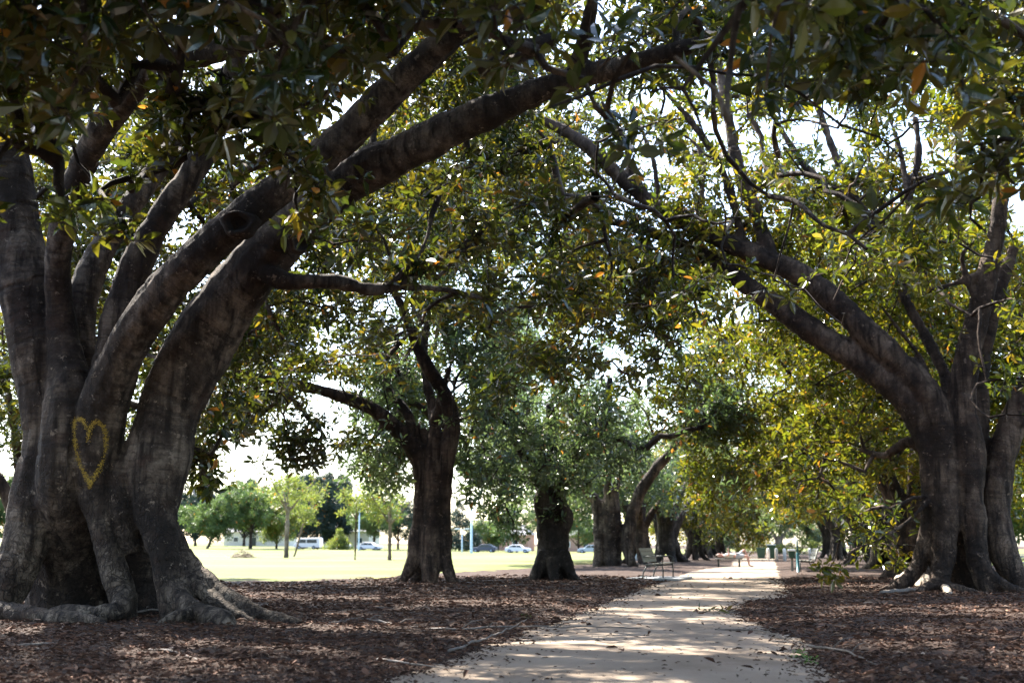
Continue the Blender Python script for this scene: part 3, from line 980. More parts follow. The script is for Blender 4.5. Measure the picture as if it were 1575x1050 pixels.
# ================================================================== second fig, left row
b2 = G(662, 898)
y = float(b2[1])
SW = 0.72
s2 = [
    drop(S((600, 905, y - .2, 14), (622, 888, y - .2, 24), (640, 850, y - .1, 40), (652, 760, y, 44), (645, 705, y, 44), (618, 668, y - .2, 36), (575, 630, y - .6, 32), (520, 608, y - 1, 27), (460, 592, y - 1.5, 24), (390, 580, y - 2, 20), (330, 560, y - 2.6, 14))),
    drop(S((708, 905, y - .3, 14), (692, 885, y - .2, 26), (684, 840, y - .1, 32), (682, 760, y, 34), (690, 690, y, 37), (696, 648, y, 35), (680, 598, y - .2, 32), (652, 555, y - .5, 28), (632, 505, y - .9, 24), (615, 465, y - 1.3, 20), (590, 420, y - 1.8, 15), (560, 370, y - 2.4, 10))),
    drop(S((662, 910, y - .3, 30), (662, 850, y - .2, 44), (668, 760, y - .1, 42), (668, 700, y, 36), (668, 640, y + .2, 28), (655, 580, y + .4, 20), (655, 510, y + .6, 17), (680, 430, y + .9, 12))),
    drop(S((640, 905, y + .5, 30), (650, 800, y + .4, 40), (655, 700, y + .3, 36), (645, 650, y + .2, 20))),
    S((640, 690, y, 26), (628, 640, y, 21), (600, 600, y + .2, 20), (588, 565, y + .4, 18), (600, 545, y + .6, 13), (640, 500, y + 1, 8)),
    S((668, 650, y, 24), (690, 570, y, 14), (700, 530, y + .2, 12), (680, 520, y + .4, 8)),
    sink(S((690, 890, y - .2, 16), (720, 898, y - .4, 9), (770, 900, y - .6, 5))),
    S((450, 592, y - 1.5, 18), (400, 640, y - 1.8, 11), (360, 665, y - 2, 7), (320, 690, y - 2.2, 4)),
    S((600, 645, y - .4, 16), (560, 690, y - .6, 8), (555, 700, y - .7, 5)),
]
tg2 = np.vstack([
    dome((-7.6, y, 4.6), (7.0, 6.8, 8.2), 260, seed=21, zmin=4.2, low=-0.05, gate=-0.15),
    blobs([(450, 690, y - 4, .5, 10, .45), (440, 650, y - 4, .5, 7, .5), (475, 715, y - 4, .36, 9, .27), (400, 670, y - 4, .4, 6, .35), (400, 620, y - 3, .55, 7, .6), (350, 600, y - 3, .5, 6, .5), (480, 560, y - 2, .6, 8, .8), (540, 500, y - 2, .6, 7, .8), (420, 480, y - 1, .6, 7, .8), (330, 560, y - 1, .6, 6, .7), (380, 620, y + 1, .6, 7, .6), (520, 640, y - 1, .5, 6, .5), (560, 700, y + 1, .4, 4, .35), (500, 640, y - 3, .5, 5, .6), (560, 590, y - 2, .6, 6, .7), (610, 530, y - 2, .6, 6, .7), (420, 560, y - 3, .6, 6, .7), (360, 520, y - 2, .6, 5, .7),
           (520, 540, y - 1, .6, 6, .8), (580, 660, y - 1, .4, 4, .4), (740, 540, y, .7, 7, .8), (740, 640, y + 1, .6, 5, .7), (700, 480, y - 1, .7, 6, .8), (640, 470, y - 2, .6, 5, .6), (340, 700, y + 4, .4, 3, .3)]),
])
fig(tuple(b2), s2, 0.05, tg2, 'dark brown forked fig at the lawn edge, its boughs reaching left over the grass', 'leaf', 'bark_brown', L=0.2, nc=24, nl=8, lod=1)

# ================================================================== third fig: rough stout trunk
b3 = G(850, 893)
y = float(b3[1])
SW = 0.95
s3 = [
    drop(S((828, 905, y - .2, 16), (838, 870, y - .15, 26), (840, 820, y, 32), (842, 775, y, 34), (830, 735, y, 26), (800, 690, y - .4, 17), (770, 640, y - .8, 12))),
    drop(S((874, 905, y - .2, 16), (862, 870, y - .15, 28), (860, 820, y, 32), (855, 770, y, 34), (870, 725, y, 24), (905, 690, y + .2, 16), (932, 640, y + .5, 15), (938, 580, y + .8, 12))),
    drop(S((850, 910, y - .3, 26), (850, 850, y - .15, 36), (850, 780, y, 36), (850, 700, y, 20), (845, 620, y, 14))),
    sink(S((838, 850, y - .3, 26), (826, 880, y - .5, 20), (812, 894, y - .7, 12), (792, 900, y - .8, 6))),
    sink(S((864, 850, y - .3, 26), (878, 880, y - .5, 18), (892, 893, y - .7, 11), (912, 898, y - .8, 6))),
    sink(S((850, 860, y - .45, 24), (852, 888, y - .8, 18), (860, 903, y - 1.2, 10), (868, 908, y - 1.5, 5))),
    S((838, 800, y - .2, 20), (832, 770, y - .3, 26), (838, 745, y - .2, 18)),
    S((868, 820, y - .2, 18), (872, 795, y - .3, 22), (864, 770, y - .2, 16)),
]
tg3 = np.vstack([
    dome((-6.2, y, 4.8), (5.6, 6, 8.2), 300, seed=31, zmin=2.3, low=-0.35, gate=-0.3),
    blobs([(760, 700, y - 2, .7, 9, .7), (740, 760, y - 1, .55, 6, .5), (780, 780, y, .5, 6, .5), (880, 700, y - 2, .6, 8, .7), (820, 660, y - 2.5, .7, 8, .8), (900, 640, y - 2, .7, 7, .8), (860, 740, y - 1.5, .45, 6, .4), (940, 690, y - 1, .6, 6, .6), (800, 600, y - 2, .7, 8, .9), (1000, 660, y - 1, .6, 6, .7), (740, 720, y - 2, .5, 6, .5), (790, 740, y - 2, .45, 6, .45), (850, 700, y - 2.5, .5, 6, .5), (900, 740, y - 1, .45, 5, .4), (720, 670, y - 1, .5, 5, .5)]),
])
fig(tuple(b3), s3, 0.05, tg3, 'grey-green fig with a short stout rough dark trunk beside the lawn', 'leaf_grey', 'bark_rough', L=0.19, nc=26, nl=8, lod=1,
    front=blobs([(935, 625, y + .5, .5, 6, .4), (910, 675, y - .2, .45, 6, .35), (880, 715, y - .5, .4, 5, .3), (940, 570, y, .5, 6, .5), (830, 740, y - .8, .45, 6, .4), (860, 755, y - .9, .35, 4, .3)]))

# ================================================================== fourth fig: spread multi-stem trunk
b4 = G(945, 872)
y = float(b4[1])
SW = 0.85
s4 = [
    drop(S((912, 880, y - .3, 10), (920, 862, y - .2, 18), (922, 810, y, 24), (918, 775, y, 22), (903, 755, y, 18), (880, 725, y - .3, 13), (850, 690, y - .6, 9))),
    drop(S((945, 880, y - .3, 26), (942, 850, y, 34), (940, 800, y, 38), (940, 760, y, 30), (938, 715, y, 19), (930, 650, y, 14))),
    drop(S((985, 880, y - .3, 9), (970, 862, y - .3, 20), (966, 830, y - .2, 23), (973, 790, y - .1, 24), (986, 755, y, 22), (1005, 725, y, 20), (1028, 698, y - .1, 17), (1060, 650, y - .3, 12), (1090, 590, y - .5, 9))),
    drop(S((930, 880, y + .4, 20), (930, 800, y + .3, 26), (950, 740, y + .3, 16), (965, 690, y + .4, 10))),
]
tg4 = np.vstack([dome((-7.4, y, 4.8), (6.6, 6, 9.5), 300, seed=41, zmin=3.4, low=-0.1, rr=(.9, 1.25), gate=-0.3),
                 blobs([(1060, 700, y - 2, .8, 8, .9), (1080, 740, y - 1, .7, 6, .8), (1030, 650, y - 3, .8, 6, .9), (900, 730, y - 2, .7, 5, .6), (1120, 600, y - 3, .8, 3, 1.1), (1040, 780, y + 3, .7, 5, .8)])])
fig(tuple(b4), s4, 0.07, tg4, 'wide fig with several bare grey stems splayed like a vase behind the park bench', 'leaf_grey', 'bark', L=0.27, nc=20, nl=7, lod=2,
    front=blobs([(1045, 668, y - .5, .8, 6, .6), (1075, 640, y - .8, .8, 6, .7), (1020, 680, y - .8, .6, 4, .5), (900, 735, y - .6, .6, 4, .5), (945, 725, y - .6, .6, 4, .5)]))

# ================================================================== right foreground fig
b5 = G(1480, 912)
y = float(b5[1])
SW = 0.86
s5 = [
    drop(S((1340, 920, y - .2, 8), (1372, 908, y - .1, 16), (1402, 885, y, 26), (1422, 845, y, 32), (1433, 780, y, 36), (1432, 710, y, 38), (1418, 655, y, 44), (1392, 612, y, 46), (1332, 562, y + .1, 44), (1262, 517, y + .15, 40), (1207, 479, y + .2, 36), (1151, 440, y + .25, 31), (1095, 400, y + .35, 26), (1030, 368, y + .5, 20), (960, 345, y + .7, 15), (880, 330, y + .8, 10), k=1.1)),
    drop(S((1440, 925, y - .5, 22), (1446, 890, y - .4, 34), (1452, 840, y - .25, 42), (1455, 760, y - .15, 52), (1452, 690, y - .1, 54), (1438, 630, y - .1, 54), (1405, 580, y - .1, 50), (1350, 528, y - .1, 47), (1290, 470, y - .1, 45), (1235, 426, y - .1, 41), (1180, 398, y - .1, 37), (1120, 374, y - .1, 34), (1060, 345, y - .1, 31), (1000, 312, y - .1, 28), (950, 268, y - .2, 26), (900, 222, y - .3, 24), (855, 195, y - .4, 20), (800, 170, y - .6, 13), k=1.03)),
    drop(S((1530, 925, y - .4, 26), (1512, 890, y - .35, 36), (1502, 840, y - .25, 42), (1494, 760, y - .2, 48), (1492, 690, y - .15, 50), (1482, 630, y - .1, 48), (1486, 560, y - .1, 46), (1505, 480, y - .15, 42), (1522, 410, y - .2, 37), (1535, 340, y - .3, 30), (1540, 250, y - .4, 22), (1525, 150, y - .6, 16), (1500, 50, y - .8, 11))),
    drop(S((1600, 925, y - .1, 30), (1562, 890, y, 46), (1538, 830, y + .1, 52), (1532, 760, y + .2, 52), (1545, 690, y + .2, 52), (1570, 620, y + .2, 48), (1600, 540, y + .2, 46), (1640, 440, y + .3, 40))),
    drop(S((1490, 920, y + .9, 80), (1485, 820, y + .75, 80), (1490, 720, y + .55, 64), (1505, 630, y + .3, 38), (1512, 550, y + .4, 30), (1530, 470, y + .5, 26), (1560, 380, y + .7, 20))),
    S((1470, 640, y, 30), (1450, 570, y + .2, 22), (1420, 510, y + .4, 19), (1390, 455, y + .7, 18), (1360, 390, y + 1.2, 18), (1335, 335, y + 1.8, 17), (1296, 300, y + 2, 16), (1250, 268, y + 2.2, 15), (1215, 222, y + 2.4, 12), (1188, 175, y + 2.6, 8)),
    S((1335, 335, y + 1.8, 15), (1308, 290, y + 2, 15), (1285, 240, y + 2.1, 15), (1265, 185, y + 2.2, 13), (1240, 120, y + 2.3, 9)),
    S((1385, 450, y + .7, 15), (1400, 370, y + 1.1, 14), (1396, 300, y + 1.4, 13), (1385, 235, y + 1.5, 10), (1365, 170, y + 1.6, 8)),
    S((1398, 310, y + 1.4, 12), (1412, 240, y + 1.5, 14), (1408, 180, y + 1.6, 10)),
    S((1430, 590, y - .1, 16), (1412, 545, y - .1, 10), (1385, 510, y - .2, 8), (1355, 470, y - .4, 6)),
    S((1185, 398, y - .1, 30), (1165, 335, y, 26), (1138, 265, y + .1, 24), (1124, 200, y + .2, 21), (1110, 120, y + .3, 17), (1098, 30, y + .4, 12)),
    S((1142, 378, y - .1, 18), (1126, 305, y - .2, 16), (1102, 245, y - .3, 14), (1062, 185, y - .4, 12), (1022, 140, y - .5, 9), (980, 90, y - .7, 7)),
    S((1078, 352, y, 15), (1080, 285, y + .2, 12), (1076, 230, y + .3, 10), (1040, 200, y + .5, 7)),
    S((1010, 316, y - .1, 15), (972, 268, y - .2, 12), (960, 215, y - .3, 10), (925, 155, y - .5, 8)),
    S((1012, 310, y, 12), (1004, 245, y + .2, 9), (968, 160, y + .4, 7)),
    S((1080, 285, y + .2, 9), (1045, 245, y + .3, 8), (1010, 225, y + .5, 6)),
    S((1095, 402, y + .5, 12), (1045, 400, y + .3, 10), (1000, 412, y + .1, 9), (940, 420, y - .2, 6)),
    S((1035, 402, y + .3, 9), (1005, 430, y + .2, 9), (975, 465, y + .1, 8), (985, 495, y, 7), (1030, 520, y, 5), (1060, 540, y, 4)),
    S((1522, 420, y - .2, 18), (1470, 435, y - .4, 10), (1420, 450, y - .6, 7)),
    S((1505, 480, y - .2, 14), (1480, 400, y - .5, 9), (1500, 370, y - .6, 6)),
    S((1432, 765, y - .2, 14), (1400, 798, y - .5, 10), (1355, 828, y - .9, 8), (1315, 845, y - 1.3, 6), (1285, 870, y - 1.6, 4)),
    S((1420, 690, y + .4, 22), (1395, 680, y + .6, 22), (1360, 700, y + .9, 16), (1320, 690, y + 1.3, 10)),
    # roots
    sink(S((1500, 850, y - .3, 36), (1522, 885, y - .4, 26), (1555, 905, y - .5, 20), (1600, 918, y - .6, 12))),
    sink(S((1445, 895, y - .4, 26), (1470, 905, y - .6, 18), (1520, 915, y - .8, 12), (1580, 922, y - .9, 8))),
    sink(S((1440, 895, y - .5, 20), (1412, 908, y - .8, 14), (1375, 917, y - .9, 9), (1340, 921, y - 1, 5))),
    sink(S((1400, 885, y + .2, 20), (1365, 903, y + .2, 12), (1325, 914, y + .1, 6))),
]
y5 = y
tg5 = np.vstack([
    dome((3.8, y5 - .3, 4.6), (8.2, 8.4, 6.8), 330, seed=51, zmin=4.4, low=0.0, gate=-0.22),
    blobs([(1220, 600, y5 + 3, .6, 8, .8), (1280, 650, y5 + 3, .6, 8, .8), (1230, 700, y5 + 2, .55, 7, .7), (1300, 740, y5 + 1, .5, 7, .6), (1340, 790, y5 - .8, .4, 6, .45), (1290, 820, y5 - 1.2, .36, 6, .4),
           (1270, 880, y5 - 1.6, .3, 4, .18), (1220, 760, y5 - .5, .3, 3, .25), (1390, 820, y5 + 1, .4, 4, .4), (1370, 640, y5 + 2, .5, 6, .6), (1190, 560, y5 + 2, .5, 3, .8), (1330, 600, y5 + 3, .6, 6, .8), (1390, 720, y5 + 1, .4, 5, .4), (1200, 520, y5 + 4, .7, 6, 1), (1360, 850, y5 - .3, .3, 4, .3),
           (1340, 420, y5 + 1, .7, 8, .8), (1420, 380, y5, .7, 8, .8), (1270, 360, y5 + 2, .7, 7, .7), (1450, 320, y5 - 1, .6, 6, .7), (1360, 360, y5 + 1, .6, 6, .7), (1240, 420, y5 + 2, .5, 5, .5), (1300, 480, y5 + 2, .6, 6, .7), (1400, 500, y5 + 2, .5, 5, .6),
           (1560, 640, y5 - 4, .45, 5, .35), (1550, 560, y5 - 3, .5, 5, .4), (1575, 480, y5 - 3, .6, 5, .5), (950, 420, y5, .5, 3, .8), (1020, 480, y5, .5, 3, .8), (900, 380, y5, .5, 3, .7), (1060, 540, y5 + 1, .5, 3, .7), (960, 540, y5 + 1, .5, 3, .9),
           (1000, 240, y5 + 3, .6, 8, .7), (1130, 220, y5 + 4, .7, 7, .8), (1230, 150, y5 + 4, .7, 6, .7), (1480, 260, y5 + 3, .7, 7, .8), (1530, 380, y5 + 2, .6, 6, .7), (1060, 200, y5 + 3, .6, 6, .6), (960, 160, y5 + 3, .6, 6, .6), (1040, 300, y5 + 3, .5, 5, .5), (1120, 130, y5 + 3, .6, 6, .6), (920, 230, y5 + 3, .5, 5, .5), (1200, 250, y5 + 3, .5, 5, .5), (880, 260, y5 - 1, .5, 5, .6), (960, 210, y5 - 1, .4, 4, .5), (1050, 150, y5 - 1, .5, 6, .6), (1150, 180, y5, .45, 5, .5), (1200, 120, y5 - 1, .6, 6, .7)]),
])
fig(tuple(b5), s5, 0.042, tg5, 'large fluted fig by the path, a long double limb arching left over the path', 'leaf_warm', 'bark_brown', L=0.2, nc=24, nl=8, lod=1)

# ================================================================== near fig just outside the right edge: its boughs reach in
b6 = np.array([7.6, 9.0, 0.0])
s6 = [
    [[7.2, 8.7, -.1, .5], [7.3, 8.9, 1.2, .42], [7.1, 8.9, 2.6, .36], [6.0, 8.6, 4.2, .26], [4.3, 8.3, 5.4, .18], [2.6, 8.0, 6.0, .11], [1.0, 7.6, 6.0, .05]],
    [[8.0, 9.3, -.1, .5], [7.8, 9.1, 1.2, .42], [7.9, 9.4, 3.0, .34], [7.4, 10.6, 5.0, .24], [6.0, 11.5, 6.4, .16], [4.4, 12.0, 7.0, .09], [3.0, 12.2, 7.1, .05]],
    [[7.9, 8.6, -.1, .45], [7.7, 8.9, 1.5, .4], [8.3, 8.2, 3.5, .3], [8.6, 6.6, 5.5, .2], [8.0, 5.0, 7.0, .1]],
]
tg6 = np.vstack([
    thin_near(dome((4.4, 5.4, 4.2), (7.4, 7.8, 5.6), 150, seed=61, zmin=4.7, low=0.05, gate=-0.2), 9.5),  # unseen part of the crown stretched back over the camera to block sky light
    blobs([(1110, 90, 6.2, .36, 4, .3), (1180, 60, 6.5, .45, 4, .35), (1220, 10, 7, .5, 3, .4), (1150, 165, 5.8, .24, 2, .15), (1300, 20, 8, .5, 4, .5), (1400, 50, 8.5, .5, 5, .55), (1500, 60, 8, .5, 5, .5), (1560, 140, 8, .5, 6, .45), (1480, 140, 9, .5, 6, .5),
           (1550, 240, 9, .4, 5, .4), (1450, 60, 10, .6, 6, .5), (1560, 320, 9.5, .35, 4, .35), (1330, 90, 10, .5, 5, .5), (1520, 190, 10, .5, 5, .5), (1250, 90, 9, .45, 5, .4)]),
])
fig(tuple(b6), s6, 0.07, tg6, 'near fig leaning in from beyond the right edge, only its leafy top boughs showing', 'leaf', 'bark', L=0.2, nc=24, nl=9, smooth_it=3)


# ================================================================== near fig outside the left edge, added to cut sky light on the trunks
b7 = np.array([-9.0, 3.0, 0.0])
s7 = [
    [[-9.3, 2.8, -.1, .5], [-9.1, 3.0, 1.3, .42], [-8.7, 3.2, 2.8, .35], [-7.3, 3.8, 4.6, .25], [-5.6, 4.4, 5.8, .16], [-4.0, 5.2, 6.3, .09], [-3.2, 6.2, 6.2, .05]],
    [[-8.6, 3.3, -.1, .5], [-8.8, 3.1, 1.3, .42], [-9.0, 4.0, 3.2, .32], [-8.4, 6.0, 5.2, .22], [-7.0, 7.2, 6.6, .14], [-5.2, 7.6, 7.2, .07]],
    [[-9.0, 2.4, -.1, .45], [-9.0, 2.8, 1.6, .4], [-9.4, 1.8, 3.6, .28], [-8.4, -.2, 5.6, .18], [-6.6, -2.0, 7.0, .09]],
]
tg7 = np.vstack([thin_near(dome((-6.0, 1.6, 4.0), (7.4, 7.0, 5.4), 125, seed=91, zmin=4.5, low=0.0, gate=-0.3), 9.5),
                 blobs([(60, 60, 6.5, .4, 3, .35), (200, 20, 6.5, .4, 2, .35), (30, 180, 6.5, .3, 2, .25), (400, 90, 6.6, .3, 3, .25)])])
fig(tuple(b7), s7, 0.07, tg7, 'near fig added beyond the left edge to cut sky light, its dark boughs filling the top left corner', 'leaf', 'bark', L=0.2, nc=24, nl=9, smooth_it=3)


# ================================================================== further avenue figs
def row_fig(x, yy, seed, label, leafmat, bark, trunk_r=0.5, crown_r=(6, 6.5, 5.5), zc=4.2, n=170, zmin=2.4, L=0.3, nc=17, nl=6, low=-0.3, extra=None, dc=(0, 0)):
    g = np.random.default_rng(seed)
    st = []
    k = 5
    z0 = float(terrain(x, yy))
    for i in range(k):
        a = i / k * 6.283 + g.uniform(-.4, .4)
        ca, sa = math.cos(a), math.sin(a)
        r0 = trunk_r
        fork = g.uniform(1.6, 2.6)
        out = g.uniform(2.2, 3.6)
        st.append([[x + ca * r0 * 2.3, yy + sa * r0 * 2.3, z0 - .1, r0 * .25], [x + ca * r0 * 1.2, yy + sa * r0 * 1.2, z0 + .35, r0 * .42], [x + ca * r0 * .75, yy + sa * r0 * .75, z0 + 1.2, r0 * .5],
                   [x + ca * r0 * .8, yy + sa * r0 * .8, z0 + fork, r0 * .46], [x + ca * out * .45, yy + sa * out * .45, z0 + fork + 1.5, r0 * .33], [x + ca * out, yy + sa * out, z0 + fork + 3.2, r0 * .2],
                   [x + ca * out * 1.3, yy + sa * out * 1.3, z0 + fork + 4.6, r0 * .1]])
    tg = dome((x + dc[0], yy + dc[1], zc), crown_r, n, rr=(.85, 1.25), seed=seed, zmin=zmin, low=low, gate=-0.35, shell=(.55, 1.0))
    if extra is not None:
        tg = np.vstack([tg, extra])
    return fig((x, yy, z0), st, 0.075, tg, label, leafmat, bark, L=L, nc=nc, nl=nl, lod=2, smooth_it=3, twig=False, outL=0.5)


def at_base(u, v):
    p = G(u, v)
    return float(p[0]), float(p[1])


x_, y_ = at_base(1000, 862.5)
row_fig(-6.9, 64, 71, 'reddish-brown fig trunk half hidden just right of the vase-shaped fig', 'leaf_grey', 'bark_brown', .5, zmin=3.0, dc=(-2.2, 0))
row_fig(-5.9, 70, 72, 'dark fluted fig with flared base, right of the reddish trunk, left side of the path', 'leaf_grey', 'bark_rough', .6, zmin=2.8, dc=(-2.2, 0))
row_fig(-4.9, 80, 73, 'low leafy dark fig just behind the person lying beside the path', 'leaf_warm', 'bark_rough', .45, crown_r=(4.5, 5, 5.5), zc=3.2, zmin=1.3, low=-.7, n=150)
row_fig(-4.9, 97, 74, 'grey-stemmed fig further along on the left, behind the lying person', 'leaf_warm', 'bark', .55, zmin=2.4, L=.36)
row_fig(-4.6, 112, 75, 'farthest fig on the left side, close to the bins at the path end', 'leaf_grey', 'bark_brown', .5, zmin=2.4, L=.4)
row_fig(4.3, 36.5, 81, 'fig with flared roots right of the path, partly behind hanging olive leaves', 'leaf_warm', 'bark_brown', .5, crown_r=(6.4, 6.5, 8.6), zc=4.6, zmin=2.3, n=360, L=.21, nc=26, nl=8)
row_fig(4.8, 50, 82, 'fig behind the flared-root fig, second along the right verge', 'leaf_warm', 'bark', .5, crown_r=(6.4, 6.5, 9), zc=4.6, zmin=2.2, n=300, L=.26, nc=20)
row_fig(4.9, 64, 83, 'third shaded fig along the right verge, behind the right-hand bench', 'leaf_grey', 'bark_rough', .5, zmin=2.6, n=190)
row_fig(4.6, 80, 84, 'fourth dark fig along the right verge with a narrow trunk', 'leaf_warm', 'bark_rough', .4, zmin=2.6)
row_fig(4.9, 98, 85, 'farthest fig on the right verge, near the end of the path', 'leaf_grey', 'bark_rough', .45, zmin=2.6, L=.4)
row_fig(1.35, 140, 86, 'pale-trunked tree standing straight ahead beyond the end of the path', 'leaf_mid', 'bark_pale', .42, crown_r=(6, 6, 5.5), zc=6.2, zmin=3.6, L=.5)
row_fig(15.5, 40, 87, 'leafy fig on the grass behind the large right-hand trunk, at the right edge', 'leaf_warm', 'bark_brown', .45, crown_r=(6, 6.5, 5.5), zmin=1.7, low=-.5, n=200, L=.24, nc=20)
row_fig(-20.5, 29, 88, 'fig at the far left edge behind the heart-marked trunk, leaves against the lawn', 'leaf', 'bark_brown', .5, crown_r=(5.2, 5.5, 5), zc=4.6, zmin=2.6, n=170, L=.22, nc=22)


# ================================================================== lawn trees and far trees
def plain_tree(u, v, h, cw, label, leafmat, bark, name, cat='tree', trunk_w=0.2, lean=0.0, crown_lo=0.35, n=60, L=0.4, nc=14, nl=6, Y=None, group=None, shape='round', r=(.8, 1.2), gate=-.35):
    if Y is None:
        p = G(u, v)
    else:
        p = px(u, v, Y)
        p[2] = float(terrain(p[0], p[1]))
    z0 = p[2]
    top = z0 + h
    st = [[[p[0], p[1], z0 - .1, trunk_w * 1.35], [p[0] + lean * .1, p[1], z0 + .3, trunk_w], [p[0] + lean * .5, p[1], z0 + h * crown_lo, trunk_w * .85], [p[0] + lean, p[1], z0 + h * .75, trunk_w * .4]]]
    for k in range(3):
        a = k * 2.1 + u
        st.append([[p[0] + lean * .5, p[1], z0 + h * crown_lo * .95, trunk_w * .6], [p[0] + lean * .6 + math.cos(a) * cw * .2, p[1] + math.sin(a) * cw * .2, z0 + h * (crown_lo + .18), trunk_w * .4],
                   [p[0] + lean * .8 + math.cos(a) * cw * .38, p[1] + math.sin(a) * cw * .38, z0 + h * (crown_lo + .36), trunk_w * .22]])
    sd_ = int(u * 7 + v)
    cz = z0 + h * (crown_lo + 1) / 2
    hz = h * (1 - crown_lo) / 2
    if shape == 'cone':
        g = np.random.default_rng(sd_)
        tg = []
        for _ in range(n):
            f = g.random() ** 1.5
            a = g.random() * 6.283
            rr = cw * .5 * (1 - f) * g.uniform(.5, 1.05)
            tg.append([p[0] + math.cos(a) * rr, p[1] + math.sin(a) * rr, z0 + h * (crown_lo + (1 - crown_lo) * f), g.uniform(*r) * (1 - .5 * f)])
        tg = np.array(tg)
    else:
        tg = dome((p[0] + lean * .8, p[1], cz), (cw / 2, cw / 2, hz), n, rr=r, shell=(.35, 1.0), zmin=z0 + h * crown_lo * .7, low=-1, seed=sd_, gate=gate)
    t = thing(name, tuple(p), label, cat, group)
    me, C = limb_mesh(st, max(.05, trunk_w * .4), p, 2, bark)
    link('trunk', me, t)
    sk = C[C[:, 2] > z0 + h * crown_lo * .6]
    link('crown', crown(p, sk[:, :3], sk[:, 4], tg, leafmat, L, nc, nl, 2, bark, twig=False, outL=L), t)
    return t


plain_tree(1135, 850, 9, 13, 'silvery green tree closing the view left of the pale-trunked tree', 'leaf_grey', 'bark_brown', 'round_tree', trunk_w=.3, crown_lo=.06, n=120, L=.5, Y=165, group='trees beyond the path end')
plain_tree(1250, 850, 9, 13, 'silvery green tree closing the view right of the teal post, far behind', 'leaf_grey', 'bark_brown', 'round_tree', trunk_w=.3, crown_lo=.06, n=120, L=.5, Y=160, group='trees beyond the path end')
LG = 'young trees on the lawn'
plain_tree(440, 860, 7.4, 6.0, 'young lawn tree with the thicker straight pale trunk and loose yellow-green crown', 'leaf_lime', 'bark_pale', 'young_tree', trunk_w=.2, crown_lo=.52, n=50, L=.27, group=LG, r=(.5, .8))
plain_tree(450, 858, 6.3, 4.2, 'thin young lawn tree leaning right beside the thicker straight one', 'leaf_lime', 'bark_pale', 'young_tree', trunk_w=.1, lean=2.0, crown_lo=.5, n=36, L=.27, group=LG, r=(.45, .7))
plain_tree(546, 864, 5.0, 2.6, 'slender dark-stemmed young lawn tree next to a pale lamp pole', 'leaf_lime', 'bark_brown', 'young_tree', trunk_w=.065, crown_lo=.55, n=22, L=.25, group=LG, r=(.4, .65))
plain_tree(599, 864, 5.8, 5.2, 'young lawn tree with a full lime crown, just left of the dark forked fig', 'leaf_lime', 'bark_pale', 'young_tree', trunk_w=.13, crown_lo=.42, n=55, L=.26, group=LG, r=(.45, .75))
FG = 'trees beyond the lawn'
plain_tree(318, 846, 8.2, 9.5, 'rounded green tree beyond the lawn with leaning dark stem, lower one of a pair', 'leaf_mid', 'bark_rough', 'round_tree', trunk_w=.25, lean=1.2, crown_lo=.18, n=105, L=.5, Y=165, group=FG)
plain_tree(385, 846, 10.8, 13.5, 'broad domed green tree beyond the lawn, right one of a touching pair', 'leaf_mid', 'bark_rough', 'round_tree', trunk_w=.3, crown_lo=.28, n=165, L=.5, Y=170, group=FG)
plain_tree(425, 846, 9.5, 8, 'pale olive tree tucked beside the broad domed green tree', 'leaf_lime', 'bark_brown', 'round_tree', trunk_w=.2, crown_lo=.1, n=90, L=.5, Y=178, group=FG)
plain_tree(470, 848, 15, 13, 'tall dark blue-green conifer behind the white van', 'leaf_blue', 'bark_rough', 'conifer_tree', trunk_w=.35, crown_lo=.08, n=285, L=.6, Y=212, group=FG)
plain_tree(510, 848, 15.5, 11, 'tallest dark blue-green conifer, right of the one behind the van', 'leaf_blue', 'bark_rough', 'conifer_tree', trunk_w=.35, crown_lo=.06, n=285, L=.6, Y=222, group=FG)
plain_tree(521, 850, 3.6, 3.6, 'small pale pointed shrub tree in front of the dark conifers', 'leaf_lime', 'bark_brown', 'pointed_shrub', trunk_w=.1, crown_lo=.05, n=60, L=.4, Y=182, group=FG, shape='cone')
plain_tree(575, 850, 10, 10, 'mid-green tree behind the lamp pole and slender stem', 'leaf_mid', 'bark_brown', 'round_tree', trunk_w=.25, crown_lo=.25, n=112, L=.5, Y=200, group=FG)
plain_tree(612, 850, 11, 11, 'bluish tree just left of the dark forked fig, far beyond the lawn', 'leaf_blue', 'bark_brown', 'round_tree', trunk_w=.25, crown_lo=.15, n=112, L=.5, Y=215, group=FG)
plain_tree(300, 842, 13, 15, 'hazy tall blue-green tree behind the rounded pair, left', 'leaf_blue', 'bark_rough', 'round_tree', trunk_w=.35, crown_lo=.12, n=180, L=.7, Y=235, group=FG)
plain_tree(375, 842, 16, 15, 'hazy tallest blue-green tree behind the rounded pair, right', 'leaf_blue', 'bark_rough', 'round_tree', trunk_w=.35, crown_lo=.12, n=180, L=.7, Y=245, group=FG)
plain_tree(-10, 838, 11, 14, 'mid-green tree far left beyond the lawn, left of the heart-marked fig', 'leaf_mid', 'bark_rough', 'round_tree', trunk_w=.3, crown_lo=.12, n=150, L=.6, Y=150, group=FG)
plain_tree(706, 853, 9.5, 9, 'narrow dark conifer between the two lamp posts, beyond the lawn', 'leaf_blue', 'bark_rough', 'conifer_tree', trunk_w=.2, crown_lo=.08, n=105, L=.5, Y=205, group=FG, shape='cone')
plain_tree(750, 853, 6.5, 9, 'low soft-green tree right of the pale tapering lamp post', 'leaf_mid', 'bark_brown', 'round_tree', trunk_w=.2, crown_lo=.15, n=90, L=.5, Y=215, group=FG)
plain_tree(795, 853, 9.5, 10, 'dark tree seen left of the rough stout trunk, beyond the lawn', 'leaf_mid', 'bark_brown', 'round_tree', trunk_w=.2, crown_lo=.2, n=90, L=.5, Y=200, group=FG)
